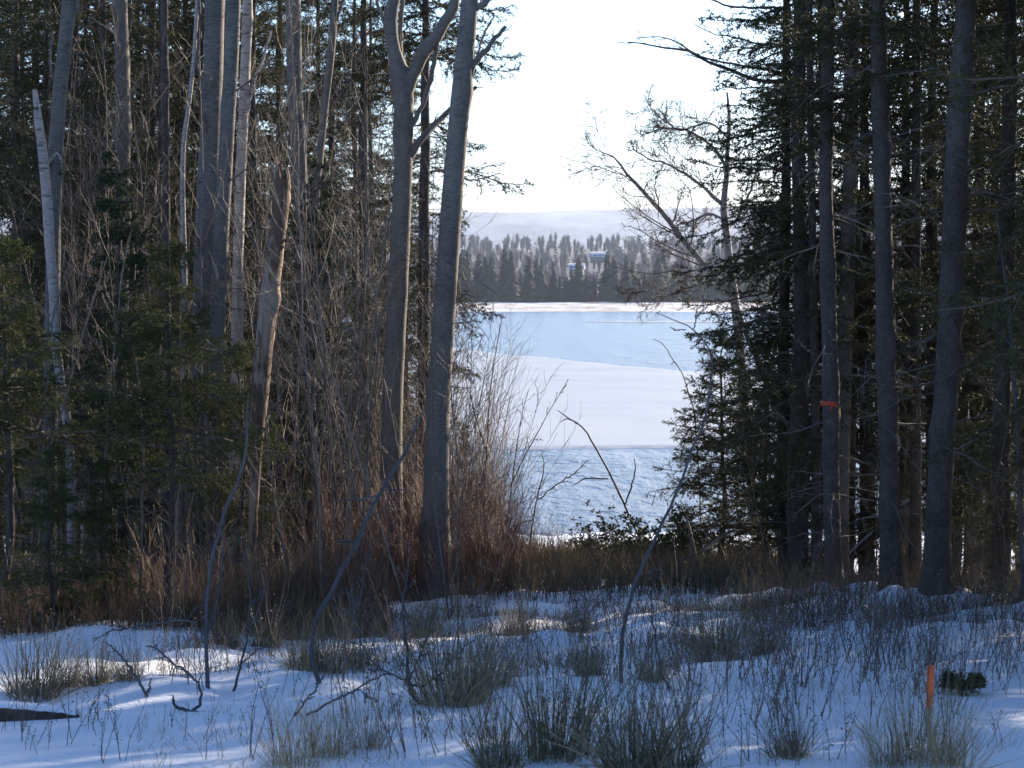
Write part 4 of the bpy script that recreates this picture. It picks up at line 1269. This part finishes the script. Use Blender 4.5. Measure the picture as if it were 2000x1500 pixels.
# ------------------------------------------------------------------ grasses and weeds
def blades(rg, n, base_r, L, w, tilt, bend, k=5, m=0, mb=None, c=(0, 0, 0), tip=0.15):
    a = rg.random(n) * 6.28
    r = base_r * np.sqrt(rg.random(n))
    P = np.zeros((n, k, 3))
    P[:, 0] = np.stack([r * np.cos(a), r * np.sin(a), -0.04 + 0 * a], 1) + np.array(c)
    az = a + rg.normal(0, 0.7, n)
    tl = tilt * np.abs(rg.normal(0.25, 0.55, n)) * (0.4 + 0.6 * r / base_r)
    d = np.stack([np.cos(az) * np.sin(tl), np.sin(az) * np.sin(tl), np.cos(tl)], 1)
    Ln = L * (0.45 + 0.65 * rg.random(n))
    side = nrm(np.cross(d, rg.normal(0, 1, (n, 3))))
    hz = np.stack([np.cos(az), np.sin(az), -0.25 + 0 * az], 1)
    for q in range(1, k):
        P[:, q] = P[:, q - 1] + d * (Ln / (k - 1))[:, None]
        d = nrm(d + hz * (bend * np.abs(rg.normal(0, 1, n)))[:, None] + rg.normal(0, 0.03, d.shape))
    wd = (w * (0.7 + 0.6 * rg.random(n)))[:, None, None] * (1 - (1 - tip) * np.linspace(0, 1, k))[None, :, None] * 0.5
    V = np.stack([P - side[:, None] * wd, P + side[:, None] * wd], 2)
    i = np.arange(n * k * 2).reshape(n, k, 2)
    Q = np.stack([i[:, :-1, 0], i[:, :-1, 1], i[:, 1:, 1], i[:, 1:, 0]], -1).reshape(-1, 4)
    mb = mb or MB()
    mb.add(V, Q, m)
    return mb


TUFT = []
for q in range(4):
    r = np.random.default_rng(800 + q)
    mb = blades(r, 130, 0.13, 0.62, 0.0062, 0.75, 0.035)
    blades(r, 85, 0.16, 0.46, 0.006, 1.3, 0.10, m=1, mb=mb)
    blades(r, 50, 0.15, 0.16, 0.008, 1.6, 0.15, m=1, mb=mb)
    blades(r, 34, 0.14, 0.55, 0.006, 1.1, 0.30, k=6, m=q % 2, mb=mb)
    TUFT.append(mb.mesh('rush_tuft', [M['rush'], M['straw']], False))
STRAW = []
for q in range(2):
    r = np.random.default_rng(820 + q)
    mb = blades(r, 130, 0.17, 0.55, 0.0055, 0.9, 0.06, m=1)
    blades(r, 40, 0.15, 0.55, 0.005, 0.7, 0.04, m=0, mb=mb)
    STRAW.append(mb.mesh('straw_tuft', [M['rush'], M['straw']], False))
TF = [  # px, py of the foot, kind, scale, label
    (62, 1362, 0, 1.25, 'tall dark rush tuft at the left side of the open snow'), (128, 1345, 1, 0.75, 'short rush tuft just right of the tall left one'), (185, 1338, 2, 0.8, 'thin sparse rush tuft, third from the left side'),
    (250, 1328, 3, 0.7, 'small rush tuft behind the low forked branch'), (635, 1312, 0, 1.15, 'broad fanned rush tuft at the foot of the tall curving sapling'), (585, 1305, 2, 0.8, 'spiky rush tuft left of the broad fanned one'),
    (878, 1378, 1, 1.35, 'tall upright rush tuft in the middle of the snow on a brown hummock'), (918, 1370, 3, 0.8, 'low rush fringe right of the tall upright middle tuft'), (960, 1340, 2, 0.9, 'slanting rush tuft behind the snow lip'),
    (1090, 1478, 1, 1.45, 'big rush tuft with straw base at the bottom of the photo'), (1235, 1505, 3, 1.25, 'rush tuft at the bottom edge right of the big one'), (1310, 1500, 2, 1.05, 'spreading rush tuft at the bottom edge, farther right than its neighbour'),
    (1395, 1285, 0, 1.2, 'dark bushy rush tuft at mid distance right of the leaning gap sapling'), (1130, 1235, 1, 0.8, 'small dark tuft on the sunlit snow strip'), (1010, 1238, 2, 0.9, 'dark tuft beyond the hummocks in the middle of the snow'),
    (825, 1240, 3, 0.9, 'brown tuft behind the branching hummock sapling'), (1150, 1320, 2, 0.8, 'tuft among weeds left of the leaning gap sapling foot'), (1275, 1330, 3, 0.65, 'straw coloured tuft right of the leaning gap sapling foot'),
    (1495, 1275, 1, 0.9, 'tuft among dark weeds left of the snow mounds'), (445, 1262, 0, 0.8, 'tuft behind the leftmost foreground sapling'), (1545, 1480, 2, 0.6, 'low green tuft at the bottom between the weeds'), (975, 1500, 0, 0.9, 'thin rush tuft at the bottom edge left of the big one'),
    (520, 1262, 3, 0.9, 'brown tuft between the two left foreground saplings'), (700, 1300, 3, 0.8, 'sprawling tuft right of the broad fanned one')]
rgt = np.random.default_rng(46)
for px_, py_, v, s, lb in TF:
    b = gp(px_, py_)
    o = link('rush_tuft', TUFT[v], None, b)
    s *= 1.05
    o.scale = (s * (0.9 + 0.3 * rgt.random()), s, s * (0.85 + 0.25 * rgt.random()))
    o.rotation_euler = (rgt.normal(0, 0.1), rgt.normal(0, 0.1), rgt.random() * 6.28)
    tag(o, lb, 'grass tuft', 'rush tufts on the snow')
for px_, py_, v, s, lb in [(640, 1478, 0, 0.95, 'pale straw tuft at the bottom left of centre'), (720, 1462, 1, 0.7, 'smaller straw tuft right of the pale one'), (1790, 1490, 1, 1.15, 'tall straw clump in front of the orange stake'), (1850, 1500, 0, 1.0, 'straw clump at the bottom edge right of the stake'), (1730, 1500, 0, 0.8, 'loose straw tuft at the bottom edge left of the stake'), (570, 1500, 1, 0.9, 'wispy straw tuft at the bottom edge')]:
    b = gp(px_, py_)
    o = link('straw_tuft', STRAW[v], None, b)
    o.scale = (s, s, s)
    o.rotation_euler = (0, 0, rgt.random() * 6.28)
    tag(o, lb, 'grass tuft', 'straw tufts at the front of the snow')


def weed_mesh(rg, n, H, m):
    k = 7
    P = np.zeros((n, k, 3))
    P[:, 0] = np.concatenate([rg.normal(0, 0.07, (n, 2)), np.full((n, 1), -0.05)], 1)
    d = nrm(np.stack([rg.normal(0, 0.2, n), rg.normal(0, 0.2, n), np.ones(n)], 1))
    Hh = H * (0.5 + 0.6 * rg.random(n))
    for q in range(1, k):
        P[:, q] = P[:, q - 1] + d * (Hh / (k - 1))[:, None]
        d = nrm(d + rg.normal(0, 0.09, d.shape))
    R = 0.0036 * (1 - 0.6 * np.linspace(0, 1, k))[None, :] * np.ones((n, 1))
    mb = MB().add(*tubes(P, R, 3))
    P2, R2 = spawn(rg, P, R, 6, 0.3, 1.0, 0.75, 0.25, lambda t, pl, r: pl * 0.26 * (0.3 + r) * (1.2 - t), 4, up=0.3, wander=0.15, rr=0.6, rmin=0.0014)
    mb.add(*tubes(P2, R2, 3))
    # shrivelled leaves and seed heads
    pts = np.concatenate([P2[:, -1], P2[:, 2], P[:, -1], P[:, -2]])
    pts = pts[rg.random(len(pts)) < 0.5]
    for rep in range(1):
        c = pts + rg.normal(0, 0.008, pts.shape)
        u, v = nrm(rg.normal(0, 1, c.shape)) * 0.011, nrm(rg.normal(0, 1, c.shape)) * 0.006
        mb.add(np.stack([c - u, c + v, c + u, c - v], 1).reshape(-1, 3), np.arange(len(c) * 4).reshape(-1, 4))
    return mb.mesh('weed', m)


WD = [weed_mesh(np.random.default_rng(850 + q), 3 + q % 4, 0.42 + 0.07 * q, M['weed']) for q in range(7)]
rgw = np.random.default_rng(47)
ws = []
for q in range(88):
    ws.append((rgw.uniform(1330, 2000), rgw.uniform(1225, 1330)))
for q in range(46):
    ws.append((rgw.uniform(1300, 2000), rgw.uniform(1330, 1500)))
for q in range(80):
    ws.append((rgw.uniform(560, 1330), rgw.uniform(1200, 1340)))
for q in range(24):
    ws.append((rgw.uniform(1500, 2000), rgw.uniform(1175, 1230)))
for q in range(34):
    ws.append((rgw.uniform(520, 1330), rgw.uniform(1360, 1490)))
for q in range(12):
    ws.append((rgw.uniform(0, 500), rgw.uniform(1400, 1500)))
for q in range(16):
    ws.append((rgw.uniform(60, 560), rgw.uniform(1260, 1340)))
zone = {}
for px_, py_ in sorted(ws):
    b = gp(px_, py_)
    o = link('dry_weed', WD[int(rgw.integers(0, 7))], None, b)
    s = (0.8 + 0.5 * rgw.random()) * (0.75 if px_ < 520 and py_ > 1390 else 1)
    o.scale = (s, s, s)
    o.rotation_euler = (0, 0, rgw.random() * 6.28)
    zn = ('far side of the snow ' if py_ < 1290 else 'middle of the snow ' if py_ < 1380 else 'near side of the snow ') + ('toward the left trees' if px_ < 560 else 'before the red shrubs' if px_ < 960 else 'before the lake gap' if px_ < 1400 else 'below the taped spruce' if px_ < 1700 else 'around the orange stake')
    zone[zn] = zone.get(zn, 0) + 1
    tag(o, f'dry weed, {zn}, {ordinal(zone[zn] - 1)} from left', 'weed', 'dry weeds sticking out of the snow')

# grass that nobody could count
def grass_field(name, m, n, region, L, w, seed, tilt=0.6, clump=0.6):
    rg = np.random.default_rng(seed)
    c = []
    while len(c) < n:
        px_, D = rg.uniform(region[0], region[1], 4000), rg.uniform(region[2], region[3], 4000)
        x = (px_ - 1000) / F * D
        keep = vnoise(x / clump, D / clump, seed) + 0.5 * vnoise(x / 2.3, D / 2.3, seed + 1) + 0.15 > region[4] + rg.normal(0, 0.12, 4000)
        c.extend(zip(x[keep], D[keep]))
    c = np.array(c[:n])
    base = np.stack([c[:, 0], c[:, 1], ground(c[:, 0], c[:, 1]) - 0.03], 1)
    k = 4
    az = rg.random(n) * 6.28
    tl = tilt * np.abs(rg.normal(0, 0.7, n))
    d = np.stack([np.cos(az) * np.sin(tl), np.sin(az) * np.sin(tl), np.cos(tl)], 1)
    side = nrm(np.cross(d, rg.normal(0, 1, (n, 3))))
    Ln = L * (0.4 + 0.8 * rg.random(n))
    P = np.zeros((n, k, 3))
    P[:, 0] = base
    hz = np.stack([np.cos(az), np.sin(az), -0.2 + 0 * az], 1)
    for q in range(1, k):
        P[:, q] = P[:, q - 1] + d * (Ln / (k - 1))[:, None]
        d = nrm(d + hz * (0.18 * np.abs(rg.normal(0, 1, n)))[:, None])
    wd = (w * (0.6 + 0.8 * rg.random(n)))[:, None, None] * np.array([1, 0.9, 0.6, 0.15])[None, :, None] * 0.5
    V = np.stack([P - side[:, None] * wd, P + side[:, None] * wd], 2)
    i = np.arange(n * k * 2).reshape(n, k, 2)
    Q = np.stack([i[:, :-1, 0], i[:, :-1, 1], i[:, 1:, 1], i[:, 1:, 0]], -1).reshape(-1, 4)
    tag(link(name, MB().add(V, Q).mesh(name, m, False)), kind='stuff')


grass_field('brown_dead_grass', M['brown_grass'], 15000, (-60, 760, 22.3, 30, -0.1), 0.55, 0.010, 61)
grass_field('olive_dead_grass', M['olive_grass'], 17000, (780, 1640, 26.5, 43, -0.3), 0.62, 0.012, 62)
grass_field('wood_edge_grass', M['olive_grass'], 9000, (1450, 2040, 21, 34, 0.0), 0.4, 0.008, 63)
grass_field('hummock_grass', M['olive_grass'], 12000, (300, 1500, 18.0, 26.0, 0.16), 0.20, 0.006, 64, 0.9, 0.5)
grass_field('snow_stubble', M['straw'], 7500, (250, 2000, 12.0, 25.5, 0.15), 0.15, 0.004, 65, 0.9, 0.5)

# leathery-leaved evergreen shrub at the shore in the gap
def leafy_shrub(rg, H, R, n):
    mb = MB()
    a = rg.random(n) * 6.28
    P = np.zeros((n, 6, 3))
    P[:, 0] = np.stack([0.2 * R * np.cos(a), 0.2 * R * np.sin(a), 0 * a - 0.05], 1)
    d = nrm(np.stack([np.cos(a) * rg.uniform(0.2, 1.3, n), np.sin(a) * rg.uniform(0.2, 1.3, n), np.ones(n)], 1))
    L = H * (0.5 + 0.7 * rg.random(n))
    for q in range(1, 6):
        P[:, q] = P[:, q - 1] + d * (L / 5)[:, None]
        d = nrm(d + rg.normal(0, 0.12, d.shape))
    Rr = 0.007 * (1 - 0.7 * np.linspace(0, 1, 6))[None, :] * np.ones((n, 1))
    mb.add(*tubes(P, Rr, 4), m=1)
    P2, R2 = spawn(rg, P, Rr, 7, 0.3, 1.0, 0.7, 0.2, lambda t, pl, r: pl * 0.35 * (0.4 + r), 4, up=0.1, wander=0.15, rr=0.6, rmin=0.002)
    mb.add(*tubes(P2, R2, 3), m=1)
    # leaves in whorls at the twig ends
    e = np.repeat(np.concatenate([P2[:, -1], P2[:, -2], P[:, -1]]), 7, axis=0)
    ld = nrm(rg.normal(0, 1, e.shape) + [0, 0, 0.1])
    w = nrm(np.cross(ld, rg.normal(0, 1, e.shape))) * 0.013
    ln = (0.055 + 0.03 * rg.random((len(e), 1)))
    V = np.stack([e, e + ld * ln * 0.5 + w - [0, 0, .004], e + ld * ln - [0, 0, .01], e + ld * ln * 0.5 - w - [0, 0, .004]], 1)
    mb.add(V.reshape(-1, 3), np.arange(len(e) * 4).reshape(-1, 4), 0)
    return mb.mesh('leafy_shrub', [M['shrub_leaf'], M['twig']], False)


LS = [leafy_shrub(np.random.default_rng(900 + q), 0.75, 0.7, 26) for q in range(2)]
for px_, D, s, v, lb in [(1190, 38, 1.05, 0, 'leafy dark evergreen shrub at the shore, leftmost in the lake gap'), (1245, 37, 1.35, 1, 'leafy dark evergreen shrub at the shore in the middle of the lake gap'), (1305, 36, 1.4, 0, 'dense leafy evergreen shrub at the shore left of the small spruce'), (1140, 39, 0.6, 1, 'sparse low leafy shrub near the left of the lake gap')]:
    x = (px_ - 1000) / F * D
    o = link('leafy_shrub', LS[v], None, (x, D, gz(x, D)))
    o.scale = (s, s, s)
    o.rotation_euler = (0, 0, px_)
    tag(o, lb, 'shrub', 'leafy evergreen shrubs at the shore')

# ------------------------------------------------------------------ small things
# survey stake
b = gp(1813, 1440)
D = b[1]
top = at(1818, 1300, D)
t = thing('survey_stake', 'orange topped wooden survey stake leaning in the snow', 'stake', b)
ax_ = (top - b) / np.linalg.norm(top - b)
w = 0.019


def stake_part(n_, s0, s1, grow, m):
    V = []
    for s in (s0, s1):
        c = ax_ * s
        for dx, dy in ((-1, -1), (1, -1), (1, 1), (-1, 1)):
            V.append(c + np.array([dx * (w + grow), dy * (0.011 + grow), 0]))
    link(n_, MB().add(np.array(V), np.array([[0, 1, 5, 4], [1, 2, 6, 5], [2, 3, 7, 6], [3, 0, 4, 7], [4, 5, 6, 7], [3, 2, 1, 0]])).mesh(n_, m, False), t)


HL = np.linalg.norm(top - b)
stake_part('shaft', -0.25, HL * 0.42, 0.0, M['stake_wood'])
stake_part('painted_top', HL * 0.42, HL, 0.0008, M['orange'])

# small green fir clump sunk in the snow
b = gp(1881, 1356) + [0, 0, 0.05]
rgk = np.random.default_rng(950)
n = 120
a = rgk.random(n) * 6.28
P = np.zeros((n, 5, 3))
P[:, 0] = np.stack([0.05 * np.cos(a), 0.05 * np.sin(a), 0 * a], 1)
d = nrm(np.stack([np.cos(a), np.sin(a), rgk.uniform(0.0, 1.3, n)], 1))
for q in range(1, 5):
    P[:, q] = P[:, q - 1] + d * 0.034 * (0.7 + 0.5 * rgk.random((n, 1)))
    d = nrm(d + rgk.normal(0, 0.15, d.shape) + [0, 0, -0.08])
mb = MB().add(*needles(rgk, P, 330, 0.034, 0.009), m=0).add(*tubes(P, np.full((n, 5), 0.0025), 3), m=1)
tag(link('fir_seedling', mb.mesh('fir_seedling', [M['fir'], M['twig']], False), None, b), 'round dark green fir seedling in a snow hollow right of the stake', 'seedling')

# log under the snow lip at the left, and the snowy log behind the right trunks
def log(label, p0, p1, r, seed, snow=True):
    rg = np.random.default_rng(seed)
    P = spline(np.array([p0, (np.array(p0) + p1) / 2 + [0, 0, 0.02], p1]), 20)
    base = P.mean(0)
    t = thing('fallen_log', label, 'log', base)
    R = r * (1 + rg.normal(0, 0.04, 20))
    me = trunk_mesh(rg, P - base, R, 14, M['log'], 10, 0.08)
    me.name = 'body'
    link('body', me, t)
    if snow:
        k = 20
        V = []
        for i in range(k):
            for q in range(7):
                a_ = math.pi * (0.36 + 0.6 * q / 6)
                rr_ = r * (1.10 + 0.55 * math.sin(math.pi * q / 6) * (0.95 + 0.1 * rg.random()))
                V.append(P[i] - base + np.array([0, -math.cos(a_) * rr_, math.sin(a_) * rr_]))
        i = (np.arange(k - 1)[:, None] * 7 + np.arange(6)[None, :]).ravel()
        link('snow_cap', MB().add(np.array(V), np.stack([i, i + 1, i + 8, i + 7], 1)).mesh('snow_cap', M['snow']), t)
    return t


log('dark log under a snow lip at the left of the open snow', gp(-90, 1412) + [0, 0, 0.03], gp(150, 1400) + [0, 0, -0.055], 0.072, 1)
p0, p1 = at(1596, 1152, 29.5), at(1775, 985, 30.5)
log('fallen log with a snow cap leaning behind the middle thick trunk', p0, p1, 0.065, 2)
p0, p1 = at(1300, 1105, 33), at(1445, 1035, 34)
tb = thing('fallen_branch', 'long pale fallen branch slanting at the shore below the small spruce', 'branch', p0)
P, R = poly_px([(1330, 1090, 8, 33), (1362, 1082, 8, 33), (1395, 1058, 7, 33.4), (1422, 1040, 6, 33.7), (1448, 1035, 4, 34)], 16)
link('limb', trunk_mesh(np.random.default_rng(3), P - p0, R, 6, M['grey_twig'], 3), tb)
bpy.context.view_layer.update()
